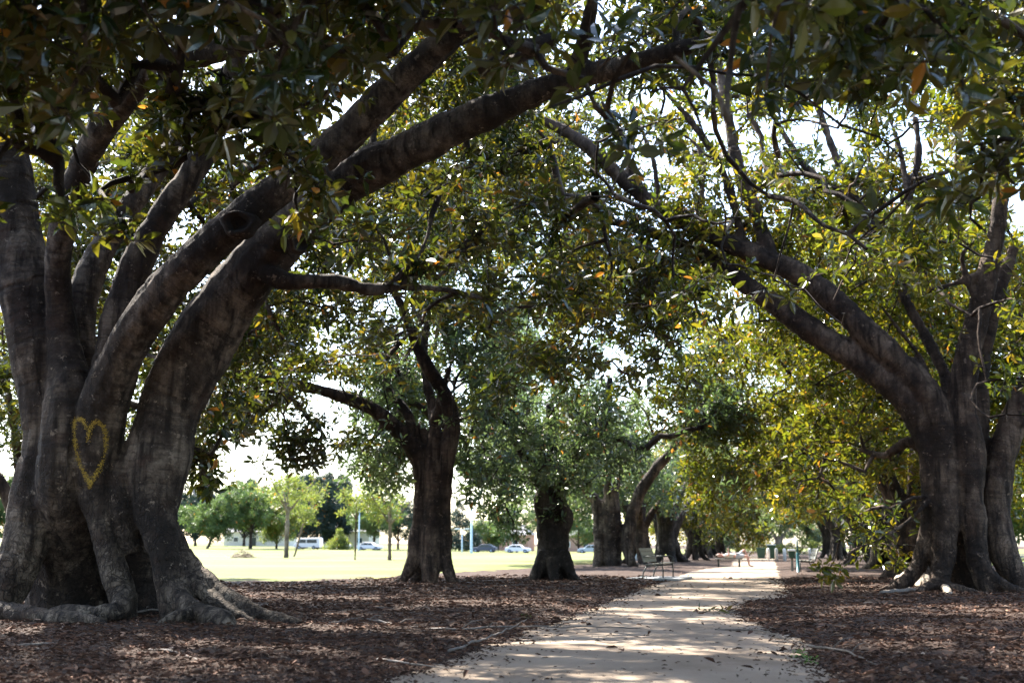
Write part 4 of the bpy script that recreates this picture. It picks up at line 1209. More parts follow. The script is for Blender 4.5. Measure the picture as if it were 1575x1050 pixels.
plain_tree(890, 855, 8, 10, 'bushy tree right of the rough stout trunk, above the silver-blue car', 'leaf_mid', 'bark_brown', 'round_tree', trunk_w=.25, crown_lo=.15, n=90, L=.5, Y=215, group=FG)
plain_tree(1510, 850, 9, 12, 'bright green tree beyond the grass, glimpsed right of the fluted trunk', 'leaf_lime', 'bark_brown', 'round_tree', trunk_w=.3, crown_lo=.12, n=165, L=.5, Y=95, group=FG)
plain_tree(1600, 850, 10, 13, 'green tree beyond the grass at the extreme right edge', 'leaf_mid', 'bark_brown', 'round_tree', trunk_w=.3, crown_lo=.12, n=165, L=.5, Y=85, group=FG)


# ================================================================== ground, path, lawns, street
def grid_mesh(name, xs, ys, zf, m, smooth=True):
    X, Yg = np.meshgrid(xs, ys)
    Z = zf(X, Yg)
    V = np.stack([X, Yg, Z], -1).reshape(-1, 3)
    nx, ny = len(xs), len(ys)
    i = np.arange(ny - 1)[:, None] * nx
    j = np.arange(nx - 1)[None]
    q = np.stack([i + j, i + j + 1, i + nx + j + 1, i + nx + j], -1).reshape(-1)
    return np_mesh(name, V, q, np.full((nx - 1) * (ny - 1), 4), [m], smooth=smooth)


def edges(yv):
    """left and right edge of the sandy path at distance yv"""
    yv = np.asarray(yv, float)
    lx = np.interp(yv, [-20, 6, 12, 20, 30, 45, 50, 56, 62, 75, 100], [-2.9, -2.9, -2.75, -2.8, -2.85, -2.8, -2.6, -1.75, -1.8, -2.2, -2.3])
    rx = np.interp(yv, [-20, 6, 9, 13, 15, 18, 21.5, 22.5, 26, 40, 60, 100], [.7, .5, .45, .3, -.1, -.55, -.35, .3, .45, .35, .4, .45])
    wl = np.array([noise.fractal(Vector((a * .8, 3.3, 0)), 1, 2, 4) for a in yv])
    wr = np.array([noise.fractal(Vector((a * .8, 9.3, 5)), 1, 2, 4) for a in yv])
    wf = np.array([noise.fractal(Vector((a * 4.5, 1.3, 2)), 1, 2, 3) for a in yv])
    wg = np.array([noise.fractal(Vector((a * 4.5, 6.3, 8)), 1, 2, 3) for a in yv])
    return lx + wl * .12 + wf * .10, rx + wr * .10 + wg * .10


def litter_bump(X, Yg):
    out = np.zeros(X.shape)
    el, er = edges(Yg[:, 0])
    for r_ in range(X.shape[0]):
        if not (1 < Yg[r_, 0] < 60):
            continue
        d = np.minimum(np.abs(X[r_] - el[r_]), np.abs(X[r_] - er[r_]))
        inside = (X[r_] > el[r_] - .1) & (X[r_] < er[r_] + .1)
        f = np.where(inside, 0, ss(.05, .8, d))
        nn = np.array([noise.fractal(Vector((a * 1.3, Yg[r_, 0] * 1.3, 1.7)), 1, 2, 4) if abs(a) < 26 else 0 for a in X[r_]])
        out[r_] = f * (0.045 + 0.05 * nn)
    return out


gx = np.unique(np.concatenate([np.linspace(-600, -40, 30), np.linspace(-40, -12, 57), np.linspace(-12, 8, 201), np.linspace(8, 40, 49), np.linspace(40, 600, 30)]))
gy = np.unique(np.concatenate([np.linspace(-60, 2, 20), np.linspace(2, 26, 241), np.linspace(26, 60, 137), np.linspace(60, 200, 60), np.linspace(200, 1500, 40)]))
gm = grid_mesh('ground', gx, gy, lambda X, Yg: terrain(X, Yg) + litter_bump(X, Yg), M['ground'])
tag(link('ground', gm), kind='structure')

pyv = np.concatenate([np.arange(-12, 3, .5), np.arange(3, 40, .07), np.arange(40, 118, .4)])
el, er = edges(pyv)
fr = np.linspace(0, 1, 15)
PX = el[:, None] + (er - el)[:, None] * fr[None]
PY = np.repeat(pyv[:, None], 15, 1)
PZ = terrain(PX, PY) + 0.006 + 0.012 * np.sin(fr * np.pi)[None]
nx, ny = 15, len(pyv)
i = np.arange(ny - 1)[:, None] * nx
j = np.arange(nx - 1)[None]
q = np.stack([i + j, i + j + 1, i + nx + j + 1, i + nx + j], -1).reshape(-1)
tag(link('path', np_mesh('path', np.stack([PX, PY, PZ], -1).reshape(-1, 3), q, np.full((nx - 1) * (ny - 1), 4), [M['path']], smooth=True)), kind='structure')

# lawn on the left: near edge follows the litter line
ep = np.array([G(u, v)[:2] for u, v in ((-900, 905), (-300, 897), (0, 880), (160, 893), (290, 898), (420, 898), (520, 896), (600, 890), (680, 883), (760, 880), (830, 876), (890, 870), (930, 866))])
o_ = np.argsort(ep[:, 0])
ep = ep[o_]
lx = np.linspace(-150, ep[-1, 0], 330)
ye = np.interp(lx, ep[:, 0], ep[:, 1]) + np.array([noise.fractal(Vector((a * .7, 2.2, 7)), 1, 2, 4) for a in lx]) * .5
tv_ = np.concatenate([np.linspace(0, .12, 30), np.linspace(.14, 1, 50)])
LX = np.repeat(lx[None], len(tv_), 0)
LY = ye[None] + (183 - ye[None]) * tv_[:, None]
LZ = terrain(LX, LY) + 0.10 * np.minimum(1, tv_[:, None] * 12) + 0.03
nx, ny = len(lx), len(tv_)
i = np.arange(ny - 1)[:, None] * nx
j = np.arange(nx - 1)[None]
q = np.stack([i + j, i + j + 1, i + nx + j + 1, i + nx + j], -1).reshape(-1)
tag(link('lawn', np_mesh('lawn', np.stack([LX, LY, LZ], -1).reshape(-1, 3), q, np.full((nx - 1) * (ny - 1), 4), [M['lawn']], smooth=True)), kind='structure')
tag(link('lawn', grid_mesh('lawn', np.linspace(10.5, 90, 60), np.linspace(27, 150, 60), lambda X, Yg: terrain(X, Yg) + .06, M['lawn'])), kind='structure')
tag(link('street', grid_mesh('street', np.linspace(-200, 60, 60), np.linspace(187, 196, 6), lambda X, Yg: terrain(X, Yg) + .02, M['asphalt'])), kind='structure')
tag(link('far_verge', grid_mesh('far_verge', np.linspace(-300, 200, 60), np.linspace(196.3, 420, 20), lambda X, Yg: terrain(X, Yg) + .05, M['lawn'])), kind='structure')

# ------------------------------------------------------------------ bark-chip litter: thousands of loose bits
acc = Acc()
N = 190000
th = rng.uniform(-.70, .30, N)
dd = 4.2 * np.exp(rng.random(N) ** .85 * math.log(36 / 4.2))
X = dd * np.sin(th)
Yv = dd * np.cos(th)
el, er = edges(Yv)
inside = (X > el) & (X < er)
dedge = np.minimum(np.abs(X - el), np.abs(X - er))
keep = ~inside | (rng.random(N) < 0.02 + 0.7 * np.exp(-dedge / .17))
ye2 = np.interp(X, ep[:, 0], ep[:, 1])
keep &= (Yv < ye2 - .2) | (X > ep[-1, 0])
X, Yv, dd = X[keep], Yv[keep], dd[keep]
n = len(X)
ins = inside[keep]
f = np.where(ins, 0, ss(.05, .8, dedge[keep]))
nn = np.array([noise.fractal(Vector((a * 1.3, b * 1.3, 1.7)), 1, 2, 4) for a, b in zip(X, Yv)])
Z = terrain(X, Yv) + f * (0.045 + 0.05 * nn) + 0.014 + rng.random(n) * .012
an = rng.uniform(0, 6.283, n)
d = np.stack([np.cos(an), np.sin(an), rng.normal(0, .22, n)], 1)
upv = np.stack([rng.normal(0, .35, n), rng.normal(0, .35, n), np.ones(n)], 1)
L_ = rng.uniform(.014, .05, n) * (.75 + dd / 20) * np.where(rng.random(n) < .07, 2.0, 1)
W_ = L_ * rng.uniform(.1, .42, n)
tt = np.clip(rng.beta(1.3, 1.9, n), 0, 1)
tt = np.where(ins, tt * .5, tt)
add_leaves(acc, np.stack([X, Yv, Z], 1), unit(d), upv, L_, W_, tt, 1)
tag(link('leaf_litter', acc.build('leaf_litter', [M['litter']])), kind='stuff')

# fallen fig leaves, curled and brown
acc = Acc()
N = 3500
th = rng.uniform(-.70, .30, N)
dd = 4.5 * np.exp(rng.random(N) * math.log(40 / 4.5))
X, Yv = dd * np.sin(th), dd * np.cos(th)
el, er = edges(Yv)
inside = (X > el) & (X < er)
keep = (~inside | (rng.random(N) < .06)) & ((Yv < np.interp(X, ep[:, 0], ep[:, 1]) - .3) | (X > ep[-1, 0]))
X, Yv = X[keep], Yv[keep]
n = len(X)
an = rng.uniform(0, 6.283, n)
L_ = rng.uniform(.05, .12, n)
add_leaves(acc, np.stack([X, Yv, terrain(X, Yv) + .06], 1), unit(np.stack([np.cos(an), np.sin(an), rng.normal(0, .3, n)], 1)), np.stack([rng.normal(0, .5, n), rng.normal(0, .5, n), np.ones(n)], 1), L_, L_ * .42, np.clip(rng.beta(2, 2, n), 0, .97), 0)
tag(link('fallen_leaves', acc.build('fallen_leaves', [M['litter']])), kind='stuff')


# ------------------------------------------------------------------ sticks, log, sprig, weeds
def stick(pts, r, label, name='fallen_stick', cat='stick', forks=0, m='stick', group=None, taper=.35, sides=7):
    P = np.array([G(u, v) + np.array([0, 0, h]) for u, v, h in pts])
    acc = Acc()
    base = P[0]
    p = smooth_path(np.column_stack([P, np.full(len(P), r)]), .06)[:, :3]
    p[:, 2] += np.array([nz(a, 4, 2) for a in p]) * r * 1.2
    acc.tube(p, np.linspace(r, r * taper, len(p)), sides)
    for k in range(forks):
        a = p[int(len(p) * (.3 + .5 * k / max(1, forks)))]
        e = a + np.array([rng.uniform(.1, .3), rng.uniform(-.3, .3), rng.uniform(.02, .12)])
        acc.tube([a, (a + e) / 2 + np.array([0, 0, .03]), e], [r * .5, r * .4, r * .2], 5)
    o = link(name, acc.build(name, [M[m]], base), loc=tuple(base))
    return tag(o, label, cat, group)


SG = 'fallen sticks in the litter'
stick([(610, 970, .05), (700, 976, .06), (770, 972, .07), (850, 970, .05), (985, 968, .03)], .016, 'long dark forked stick poking from the litter onto the left path edge', forks=4, group=SG)
stick([(690, 1008, .05), (760, 985, .06), (810, 965, .1)], .014, 'pale straight stick slanting up to the long forked stick', group=SG)
stick([(505, 966, .05), (560, 960, .07), (640, 972, .05), (720, 966, .04)], .018, 'grey curved stick lying left of the long forked stick', forks=2, group=SG)
stick([(580, 1022, .05), (640, 1030, .05), (690, 1034, .04)], .012, 'short dark stick near the bottom left of the path', group=SG)
stick([(1240, 1000, .05), (1300, 1012, .06), (1350, 1030, .04)], .013, 'thin dark stick in the litter right of the path, near the bottom', forks=2, group=SG)
stick([(1100, 970, .02), (1170, 974, .03), (1215, 988, .04), (1245, 1000, .04)], .014, 'thin brown stick on the right path edge beside a pale root', forks=1, group=SG)
stick([(160, 963, .05), (210, 955, .12), (300, 945, .15), (330, 935, .2)], .016, 'grey stick propped on the roots of the heart-marked fig', forks=2, group=SG)
stick([(230, 1005, .05), (270, 1012, .05), (310, 1022, .03)], .016, 'short grey stick in the litter in front of the heart-marked fig', group=SG)
stick([(20, 1004, .05), (80, 998, .06), (110, 1000, .04)], .02, 'thick dull stick in the litter at bottom left', group=SG)
stick([(380, 950, .03), (405, 940, .13), (412, 942, .12)], .008, 'small upright curl of root beside the right roots of the heart-marked fig', 'curled_root', 'root')
P_ = [(1383, 901, .17), (1410, 903, .16), (1440, 910, .1), (1462, 916, .05)]
stick(P_, .13, 'thick pale bare log lying against the roots of the fluted fig', 'fallen_log', 'log', m='pale_wood', taper=.55, sides=14)
stick([(1355, 917, .08), (1400, 915, .1), (1450, 905, .12), (1500, 908, .08)], .045, 'dark bent dead branch lying across the pale log', 'dead_branch', 'branch', m='bark_stick' if 'bark_stick' in M else 'stick')

acc = Acc()
p = G(1090, 943)
C = p + np.array([[-.12, 0, .06], [0, .05, .05], [.12, 0, .05], [.24, 0, .04]])
rosettes(acc, C, np.array([[-.6, 0, .8], [0, 0, 1], [.4, 0, .8], [.9, 0, .3]]), 6, .13, 0)
acc.tube([p + (-.15, 0, .03), p + (.1, .02, .03), p + (.4, 0, .02)], [.006, .005, .003], 5, 1)
tag(link('leafy_sprig', acc.build('leafy_sprig', [M['leaf'], M['stick']], p), loc=tuple(p)), 'broken leafy green sprig lying on the sandy path', 'twig')
for u, v, lab in ((1247, 1021, 'tiny bright green weed at the right path edge, the nearer one'), (1226, 1012, 'tiny green weed at the right path edge, the farther one'), (808, 953, 'small green weed at the left path edge by the forked stick')):
    acc = Acc()
    p = G(u, v)
    C = p + rng.normal(0, .03, (5, 3)) * np.array([1, 1, 0]) + np.array([0, 0, .05])
    rosettes(acc, C, np.tile([[0, 0, 1.0]], (5, 1)), 6, .05, 0)
    tag(link('weed', acc.build('weed', [M['weed']], p), loc=tuple(p)), lab, 'weed', 'weeds along the path edges')


# ------------------------------------------------------------------ benches
def bench(loc, rz, label, slab=True):
    t = thing('park_bench', loc, label, 'bench', 'benches beside the path', rz)
    # local: sits facing +x, length along y
    for k in range(4):
        a = Acc()
        a.box((.02 + k * .125, 0, .43 + .01 * k), (.105, 1.8, .03))
        bevel(link('seat_slat', a.build('seat_slat', [M['grey_wood']]), t), .006)
    for k in range(4):
        a = Acc()
        f = k / 3
        a.box((-.09 - .11 * f, 0, .54 + .30 * f), (.028, 1.8, .095), ry=-.3)
        bevel(link('back_slat', a.build('back_slat', [M['grey_wood']]), t), .006)
    for s in (-.78, .78):
        a = Acc()
        a.tube([(.44, s, .0), (.45, s, .25), (.43, s, .40), (.25, s, .395), (.0, s, .385), (-.08, s, .44), (-.20, s, .80), (-.225, s, .88)], .02, 8)
        a.tube([(-.16, s, 0), (-.12, s, .2), (-.02, s, .385)], .02, 8)
        link('end_frame', a.build('end_frame', [M['dark_metal']]), t)
        a = Acc()
        a.tube([(.43, s, .40), (.46, s, .62), (.40, s, .66), (.1, s, .655), (-.14, s, .645)], .016, 8)
        link('armrest', a.build('armrest', [M['dark_metal']]), t)
    if slab:
        a = Acc()
        a.box((.2, 0, .02), (1.5, 2.3, .06))
        bevel(link('concrete_slab', a.build('concrete_slab', [M['concrete']]), t), .01)
    return t


p = G(1000, 893)
bench((float(p[0]), float(p[1]) + .9, 0.03), R(-6), 'slatted park bench on a concrete slab, seen end-on left of the path')
p = G(1240, 881)
bench((float(p[0]) + .2, float(p[1]) + .9, 0), R(184), 'shaded bench behind the teal post on the right verge', False)

# low backless bench with the reclining person
PYB = 54.5
bl = px(1100, 860, PYB)
br = px(1142, 860, PYB)
bx0, bx1 = float(bl[0]), float(br[0])
t = thing('low_bench', ((bx0 + bx1) / 2, PYB, 0), 'low backless bench beside the path with a person lying on it', 'bench')
Lb = bx1 - bx0
for k in range(3):
    a = Acc()
    a.box((0, -.15 + k * .15, .38), (Lb, .12, .05))
    bevel(link('seat_slat', a.build('seat_slat', [M['grey_wood']]), t), .008)
for s in (-.38, .38):
    a = Acc()
    a.box((s * Lb, 0, .177), (.08, .38, .354))
    bevel(link('leg', a.build('leg', [M['dark_metal']]), t), .01)


def skin_mesh(name, verts, edges_, radii, m, sub=2, root=0):
    me = bpy.data.meshes.new(name)
    me.from_pydata(verts, edges_, [])
    o = bpy.data.objects.new(name, me)
    col.objects.link(o)
    md = o.modifiers.new('skin', 'SKIN')
    md.use_smooth_shade = True
    lay = me.skin_vertices[0].data
    for k, r_ in enumerate(radii):
        lay[k].radius = (r_, r_) if not isinstance(r_, tuple) else r_
        lay[k].use_root = (k == root)
    s = o.modifiers.new('sub', 'SUBSURF')
    s.levels = s.render_levels = sub
    dg = bpy.context.evaluated_depsgraph_get()
    dg.update()
    out = bpy.data.meshes.new_from_object(o.evaluated_get(dg))
    out.name = name
    bpy.data.objects.remove(o)
    bpy.data.meshes.remove(me)
    out.materials.clear()
    out.materials.append(m)
    for pl in out.polygons:
        pl.use_smooth = True
    return out


def person_lying():
    """on the back along the bench, head to the left, one knee up, shins over the right end"""
    x0 = bx0 + .12
    Z = .405
    t = thing('person', (x0, PYB, 0), 'person in pale shirt lying on the low bench, bare shins over its right end', 'person')
    V, E, RD = [], [], []

    def v(x, y_, z, r, par=None):
        V.append((x, y_, z))
        RD.append(r)
        if par is not None:
            E.append((par, len(V) - 1))
        return len(V) - 1
    pel = v(.86, 0, Z + .10, .125)
    wa = v(.68, 0, Z + .10, .115, pel)
    ch = v(.46, 0, Z + .115, .135, wa)
    nb = v(.27, 0, Z + .11, .07, ch)
    nk = v(.20, 0, Z + .11, .055, nb)
    hd = v(.10, 0, Z + .125, .085, nk)
    hd2 = v(.0, 0, Z + .13, .085, hd)
    v(-.045, 0, Z + .13, .06, hd2)
    v(.075, 0, Z + .222, .016, hd)            # nose
    v(.06, .088, Z + .12, .018, hd)           # ears
    v(.06, -.088, Z + .12, .018, hd)

    def hand(w_, dx, dy, dz, side):
        dirv = np.array([dx, dy, dz])
        dirv = dirv / np.linalg.norm(dirv)
        sdv = np.cross(dirv, [0, 0, 1.0])
        if np.linalg.norm(sdv) < .2:
            sdv = np.cross(dirv, [0, 1.0, 0])
        sdv /= np.linalg.norm(sdv)
        p0 = np.array(V[w_])
        pm = v(*(p0 + dirv * .06), .03, w_)
        for k, ln in zip((-1.5, -.5, .5, 1.5), (.06, .075, .07, .055)):
            a = v(*(p0 + dirv * .10 + sdv * k * .02), .0095, pm)
            b = v(*(p0 + dirv * (.10 + ln * .6) + sdv * k * .022 + np.array([0, 0, -.006])), .0085, a)
            v(*(p0 + dirv * (.10 + ln) + sdv * k * .022 + np.array([0, 0, -.02])), .0075, b)
        a = v(*(p0 + dirv * .05 + sdv * side * .045), .011, pm)
        v(*(p0 + dirv * .09 + sdv * side * .06), .009, a)
    # near arm raised, hand above the belly
    sh = v(.32, -.19, Z + .12, .06, ch)
    elb = v(.52, -.25, Z + .13, .045, sh)
    wr = v(.50, -.18, Z + .33, .03, elb)
    hand(wr, -.1, .1, .5, 1)
    # far arm resting on the chest
    sh = v(.32, .19, Z + .12, .06, ch)
    elb = v(.58, .24, Z + .12, .045, sh)
    wr = v(.72, .06, Z + .26, .03, elb)
    hand(wr, .5, -.4, -.12, -1)
    # far leg: knee up, foot on the bench end
    hip = v(.93, .09, Z + .10, .095, pel)
    kn = v(1.22, .10, Z + .40, .062, hip)
    an = v(1.36, .10, Z + .06, .04, kn)
    v(1.47, .10, Z + .035, .036, an)
    # near leg: knee over the end, shin down to the ground
    hip = v(.93, -.09, Z + .09, .095, pel)
    kn = v(1.36, -.10, Z + .10, .062, hip)
    an = v(1.42, -.10, .09, .038, kn)
    toe = v(1.56, -.11, .045, .034, an)
    v(1.62, -.11, .04, .026, toe)
    body = link('body', skin_mesh('body', V, E, RD, M['skin'], 2), t)
    sv = [(.9, 0, Z + .105), (.68, 0, Z + .105), (.46, 0, Z + .12), (.29, 0, Z + .115), (.33, -.19, Z + .125), (.47, -.235, Z + .13), (.33, .19, Z + .125), (.48, .22, Z + .125)]
    link('shirt', skin_mesh('shirt', sv, [(0, 1), (1, 2), (2, 3), (2, 4), (4, 5), (2, 6), (6, 7)], [.142, .132, .152, .09, .078, .07, .078, .07], M['shirt'], 2), t)
    sv = [(.88, 0, Z + .10), (.94, .09, Z + .105), (1.16, .10, Z + .335), (.94, -.09, Z + .095), (1.26, -.10, Z + .105)]
    link('shorts', skin_mesh('shorts', sv, [(0, 1), (1, 2), (0, 3), (3, 4)], [.142, .115, .088, .115, .088], M['shorts'], 2), t)
    sv = [(.03, 0, Z + .10), (-.05, 0, Z + .12), (-.05, 0, Z + .18)]
    link('hair', skin_mesh('hair', sv, [(0, 1), (1, 2)], [.094, .085, .05], M['hair'], 2), t)
    for s in (-.032, .032):
        a = Acc()
        a.tube([(.05, s, Z + .203), (.05, s, Z + .212)], [.012, .008], 8)
        link('eye', a.build('eye', [M['hair']]), t)
    a = Acc()
    a.tube([(.122, -.03, Z + .197), (.124, 0, Z + .202), (.122, .03, Z + .197)], .007, 6)
    link('mouth', a.build('mouth', [mat('lips', (.4, .15, .13), .5)]), t)


person_lying()


# ------------------------------------------------------------------ posts, bins, bollards, lamps
def lathe_post(name, loc, prof, m, label, cat, group=None, sides=12):
    a = Acc()
    a.tube([(0, 0, z) for r_, z in prof], [r_ for r_, z in prof], sides)
    o = link(name, a.build(name, [M[m]]), loc=loc)
    return tag(o, label, cat, group)


def gl(u, v):
    p = G(u, v)
    return (float(p[0]), float(p[1]), float(p[2]))


t = thing('teal_post', gl(1228, 882), 'slim teal metal post with a capped thinner top, right side of the path', 'post')
a = Acc()
a.tube([(0, 0, -.02), (0, 0, .03), (0, 0, .03), (0, 0, .72), (0, 0, .74)], [.075, .075, .055, .05, .045], 14)
link('shaft', a.build('shaft', [M['teal']]), t)
a = Acc()
a.tube([(0, 0, .74), (0, 0, 1.12), (0, 0, 1.2)], [.032, .03, .012], 12)
link('tip', a.build('tip', [M['teal']]), t)
a = Acc()
a.box((.06, 0, .70), (.06, .06, .06))
bevel(link('bracket', a.build('bracket', [M['teal']]), t), .006)


def bin_(loc, h, wd, label, lid='white', leg=0.0, group='rubbish bins'):
    t = thing('rubbish_bin', loc, label, 'bin', group)
    a = Acc()
    w0, w1 = wd * .42, wd * .5
    zz = leg
    V = [(-w0, -w0, zz), (w0, -w0, zz), (w0, w0, zz), (-w0, w0, zz), (-w1, -w1, h), (w1, -w1, h), (w1, w1, h), (-w1, w1, h)]
    a.add(V, [0, 3, 2, 1, 4, 5, 6, 7, 0, 1, 5, 4, 1, 2, 6, 5, 2, 3, 7, 6, 3, 0, 4, 7], [4] * 6)
    bevel(link('body', a.build('body', [M['green_paint']]), t), .02)
    a = Acc()
    a.box((0, 0, h + .035), (wd * 1.1, wd * 1.1, .07))
    bevel(link('lid', a.build('lid', [M[lid]]), t), .025)
    if leg:
        a = Acc()
        a.box((0, 0, leg / 2), (.09, .09, leg))
        link('post', a.build('post', [M['grey_wood']]), t)
    else:
        for s in (-.35, .35):
            a = Acc()
            a.tube([(s * wd - .03, w0 * 1.05, .08), (s * wd + .03, w0 * 1.05, .08)], .08, 12)
            link('wheel', a.build('wheel', [M['rubber']]), t)
    return t


bin_(gl(1219, 879), .78, .26, 'small dark green bin with white lid on a post, left of the teal post', leg=.52)
bin_(gl(1187, 859), 1.0, .6, 'dark green wheeled bin with grey-blue lid at the end of the path', 'pale_blue')
bin_(gl(1171, 859), .75, .62, 'low dark green bin left of the wheeled bin at the path end', 'green_paint')
BG = 'white bollards across the path end'
for u, v, lab in ((1182, 860, 'thin white bollard directly left of the pale-trunked tree'), (1194.5, 860.5, 'white bollard right beside the wheeled bin'), (1207, 862, 'nearest white bollard in the gap at the path end'), (1246, 861, 'white bollard on the right beyond the verge benches')):
    lathe_post('bollard', gl(u, v), [(.11, -.02), (.11, .66), (.105, .72), (.07, .78), (.0, .80)], 'white', lab, 'bollard', BG)


def lamp_post(u, v, h, r, label, double=False, Y=None):
    p = px(u, v, Y)
    p[2] = float(terrain(p[0], p[1]))
    t = thing('lamp_post', tuple(p), label, 'lamp post', 'lamp posts beyond the lawn')
    a = Acc()
    a.tube([(0, 0, -.05), (0, 0, .4), (0, 0, h)], [r * 1.5, r, r * .6], 12)
    link('pole', a.build('pole', [M['pale_blue']]), t)
    for s in ((-1, 1) if double else (1,)):
        a = Acc()
        a.tube([(0, 0, h - .05), (s * .3, 0, h + .1), (s * .6, 0, h + .1)], r * .4, 8)
        link('arm', a.build('arm', [M['pale_blue']]), t)
        a = Acc()
        a.box((s * .8, 0, h + .1), (.7, .3, .14))
        bevel(link('lamp_head', a.build('lamp_head', [M['pale_blue']]), t), .04)
    return t


lamp_post(710.5, 852, 3.6, .11, 'shorter pale lamp post with twin heads right of the forked fig', True, 170)
lamp_post(725, 852, 6.6, .2, 'thick pale blue lamp post next to the twin-headed one', False, 165)
lamp_post(551.5, 848, 8, .12, 'thin pale lamp post behind the slender dark lawn stem', False, 170)
lamp_post(980.5, 862, 3.4, .16, 'pale blue post between the vase-shaped fig and reddish trunk', False, 76)

t = thing('sign_pole', gl(1168, 858), 'grey tilted sign board on a thin dark pole at the path end, left', 'sign')
a = Acc()
a.tube([(0, 0, -.02), (0, 0, 1.9)], .035, 10)
link('pole', a.build('pole', [M['dark_metal']]), t)
a = Acc()
a.box((0, -.05, 2.1), (.9, .04, .55), ry=.25)
bevel(link('board', a.build('board', [M['roof']]), t), .01)

t = thing('rail_fence', (float(px(1575, 870, 42)[0]), 42, 0), 'low white two-bar rail behind the roots at the right edge', 'fence')
for z in (.42, .62):
    a = Acc()
    a.box((1.0, 0, z), (3.6, .05, .07))
    bevel(link('rail', a.build('rail', [M['white']]), t), .008)
for s in (-.7, 1.0, 2.7):
    a = Acc()
    a.box((s, .055, .35), (.09, .06, .7))
    bevel(link('post', a.build('post', [M['white']]), t), .008)


# ------------------------------------------------------------------ flowering shrubs at the end of the path
def shrub(u, v, wd, h, label, m='flower_leaf', Y=None):
    p = G(u, v) if Y is None else px(u, v, Y)
    p[2] = float(terrain(p[0], p[1]))
    t = thing('shrub', tuple(p), label, 'shrub', 'shrubs at the path end')
    tg = dome((p[0], p[1], p[2] + h * .45), (wd / 2, wd / 3, h * .55), 26, rr=(.35, .5), shell=(.3, 1), zmin=.2, low=-.8, seed=int(u), gate=-1)
    sk = np.array([[p[0] + k * wd * .12, p[1], p[2] + .1] for k in (-2, -1, 0, 1, 2)])
    link('crown', crown(p, sk, np.full(5, .03), tg, m, .24, 22, 6, 2, 'bark_brown', twig=False), t)


shrub(1160, 858, 3.4, 1.7, 'yellow-flowering shrub at the left of the path end', Y=104)
shrub(1178, 858, 2.2, 1.5, 'small yellow-green shrub behind the wheeled bin', Y=112)
shrub(1212, 858, 3.0, 1.35, 'clipped green shrub between bollards and small bin', 'leaf_lime', 112)
shrub(1240, 858, 2.6, 1.8, 'olive shrub right of the teal post, far behind', 'leaf_lime', 108)

# dry brush pile on the lawn
p = G(373, 860)
acc = Acc()
for k in range(240):
    a0 = rng.uniform(0, 6.283)
    c = np.array([rng.normal(0, .62), rng.normal(0, .4), 0])
    hh = .75 * math.exp(-(c[0] / .75) ** 2 - (c[1] / .6) ** 2)
    c[2] = rng.uniform(.03, 1) * hh + .03
    ln = rng.uniform(.25, .7)
    dv = np.array([math.cos(a0), math.sin(a0), rng.normal(0, .35)]) * ln / 2
    q0, q1 = c - dv, c + dv
    q0[2] = max(q0[2], .02)
    q1[2] = max(q1[2], .02)
    acc.tube([p + q0, p + c + np.array([0, 0, .05]), p + q1], [.014, .02, .01], 4)
tag(link('brush_pile', acc.build('brush_pile', [M['dry_brush']], p), loc=tuple(p)), 'heap of dry brush lying on the sunny lawn', 'brush pile')


# ------------------------------------------------------------------ vehicles beyond the lawn
def vehicle(u, Y, kind, m, label, rz=0.0, v=846):
    p = px(u, v, Y)
    p[2] = float(terrain(p[0], p[1])) + .02
    t = thing('parked_van' if kind == 'van' else 'parked_car', tuple(p), label, 'van' if kind == 'van' else 'car', 'vehicles parked along the street', rz)
    if kind == 'van':
        prof = [(-2.3, .35), (2.3, .35), (2.35, .8), (2.1, 1.05), (1.5, 1.75), (1.2, 1.95), (-2.2, 2.0), (-2.35, 1.8), (-2.35, .6)]
        gl_ = [[(1.55, 1.1), (1.95, 1.1), (1.45, 1.7), (1.25, 1.7)], [(.1, 1.1), (1.4, 1.1), (1.15, 1.7), (.1, 1.7)], [(-1.9, 1.1), (-.05, 1.1), (-.05, 1.7), (-1.9, 1.7)]]
        W = 1.8
    else:
        prof = [(-2.05, .3), (2.1, .3), (2.15, .62), (1.95, .82), (1.0, .92), (.45, 1.38), (-.95, 1.42), (-1.7, 1.0), (-2.1, .9), (-2.15, .6)]
        gl_ = [[(-.9, .95), (-.15, .95), (-.15, 1.33), (-.85, 1.33)], [(-.08, .95), (.82, .95), (.4, 1.32), (-.08, 1.33)], [(-1.5, .98), (-.98, .95), (-.94, 1.3), (-1.0, 1.3)]]
        W = 1.7
    a = Acc()
    n = len(prof)
    V = [(x, -W / 2, z) for x, z in prof] + [(x, W / 2, z) for x, z in prof]
    lp, ct = list(range(n)), [n]
    lp += list(range(2 * n - 1, n - 1, -1))
    ct.append(n)
    for k in range(n):
        k2 = (k + 1) % n
        lp += [k, n + k, n + k2, k2]
        ct.append(4)
    a.add(V, lp, ct)
    bevel(link('body', a.build('body', [M[m]]), t), .07, 3)
    for g_ in gl_:
        for s in (-1, 1):
            a = Acc()
            yv = s * (W / 2 + .004)
            V = [(x, yv, z) for x, z in g_] + [(x, yv - s * .03, z) for x, z in g_]
            a.add(V, [0, 1, 2, 3, 7, 6, 5, 4, 0, 4, 5, 1, 1, 5, 6, 2, 2, 6, 7, 3, 3, 7, 4, 0], [4] * 6)
            link('window', a.build('window', [M['glass']]), t)
    for sx in (-1.35, 1.35):
        for s in (-1, 1):
            a = Acc()
            yv = s * (W / 2 - .06)
            a.tube([(sx, yv - .1, .32), (sx, yv - .09, .32), (sx, yv + .09, .32), (sx, yv + .1, .32)], [.27, .32, .32, .27], 18)
            wh = link('wheel', a.build('wheel', [M['rubber']]), t)
            a = Acc()
            a.tube([(sx, yv + s * .1, .32), (sx, yv + s * .112, .32)], [.18, .16], 14)
            link('rim', a.build('rim', [M['silver']]), wh)
    return t


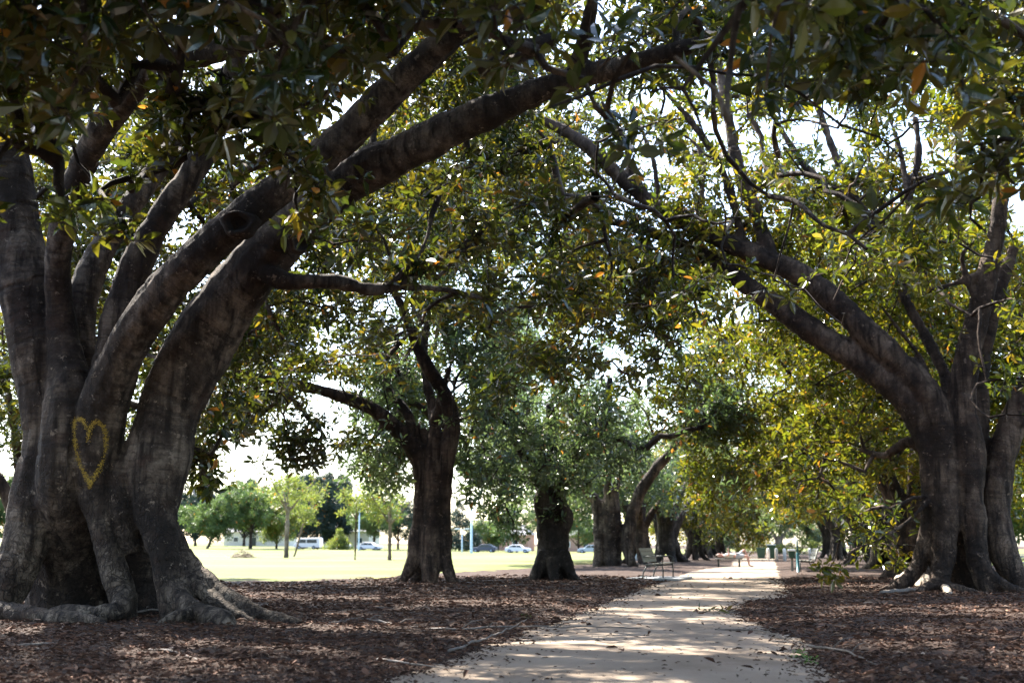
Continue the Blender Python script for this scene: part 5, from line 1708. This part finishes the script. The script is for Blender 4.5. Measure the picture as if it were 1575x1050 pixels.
vehicle(474, 189, 'van', 'white', 'white van parked beyond the lawn in front of the dark conifers', R(180))
vehicle(521, 190, 'car', 'white', 'white car half hidden by the pointed pale shrub', R(190))
vehicle(569, 190, 'car', 'white', 'white car parked right of the thin lamp post beyond the lawn')
vehicle(745, 190, 'car', 'navy', 'dark blue car parked right of the thick pale lamp post', R(180))
vehicle(797, 192, 'car', 'white', 'white car seen left of the rough stout trunk')
vehicle(909, 188, 'car', 'silver', 'silver-blue car parked just left of the vase-shaped fig', R(180))


def house(u, Y, wd, h, m, label):
    p = px(u, 848, Y)
    p[2] = float(terrain(p[0], p[1]))
    t = thing('house', tuple(p), label, 'house', 'houses beyond the street')
    a = Acc()
    a.box((0, 0, h / 2 - .1), (wd, 7, h + .2))
    link('wall', a.build('wall', [M[m]]), t)
    a = Acc()
    V = [(-wd / 2 - .4, -3.9, h), (wd / 2 + .4, -3.9, h), (wd / 2 + .4, 3.9, h), (-wd / 2 - .4, 3.9, h), (-wd / 2 + 1.4, 0, h + 2.2), (wd / 2 - 1.4, 0, h + 2.2)]
    a.add(V, [0, 3, 2, 1, 0, 1, 5, 4, 2, 3, 4, 5, 1, 2, 5, 3, 0, 4], [4, 4, 4, 3, 3])
    link('roof', a.build('roof', [M['roof']]), t)
    for k in (-.3, .3):
        a = Acc()
        a.box((k * wd, -3.5, 1.6), (1.3, .12, 1.2))
        wn = link('window', a.build('window', [M['white']]), t)
        a = Acc()
        a.box((k * wd, -3.57, 1.6), (1.1, .04, 1.0))
        link('pane', a.build('pane', [M['glass']]), wn)
    a = Acc()
    a.box((0, -3.52, 1.05), (.95, .1, 2.1))
    link('door', a.build('door', [M['dark_metal']]), t)


house(541, 232, 10, 3.4, 'render_wall', 'pale rendered house glimpsed behind the slender lawn stem')
house(770, 235, 13, 3.2, 'brick', 'pinkish brick house behind the cars left of the rough stout trunk')
house(905, 240, 13, 3.4, 'brick', 'pinkish brick house above the silver-blue car')
house(400, 262, 16, 3.4, 'render_wall', 'pale house mostly hidden behind the rounded pair of trees')
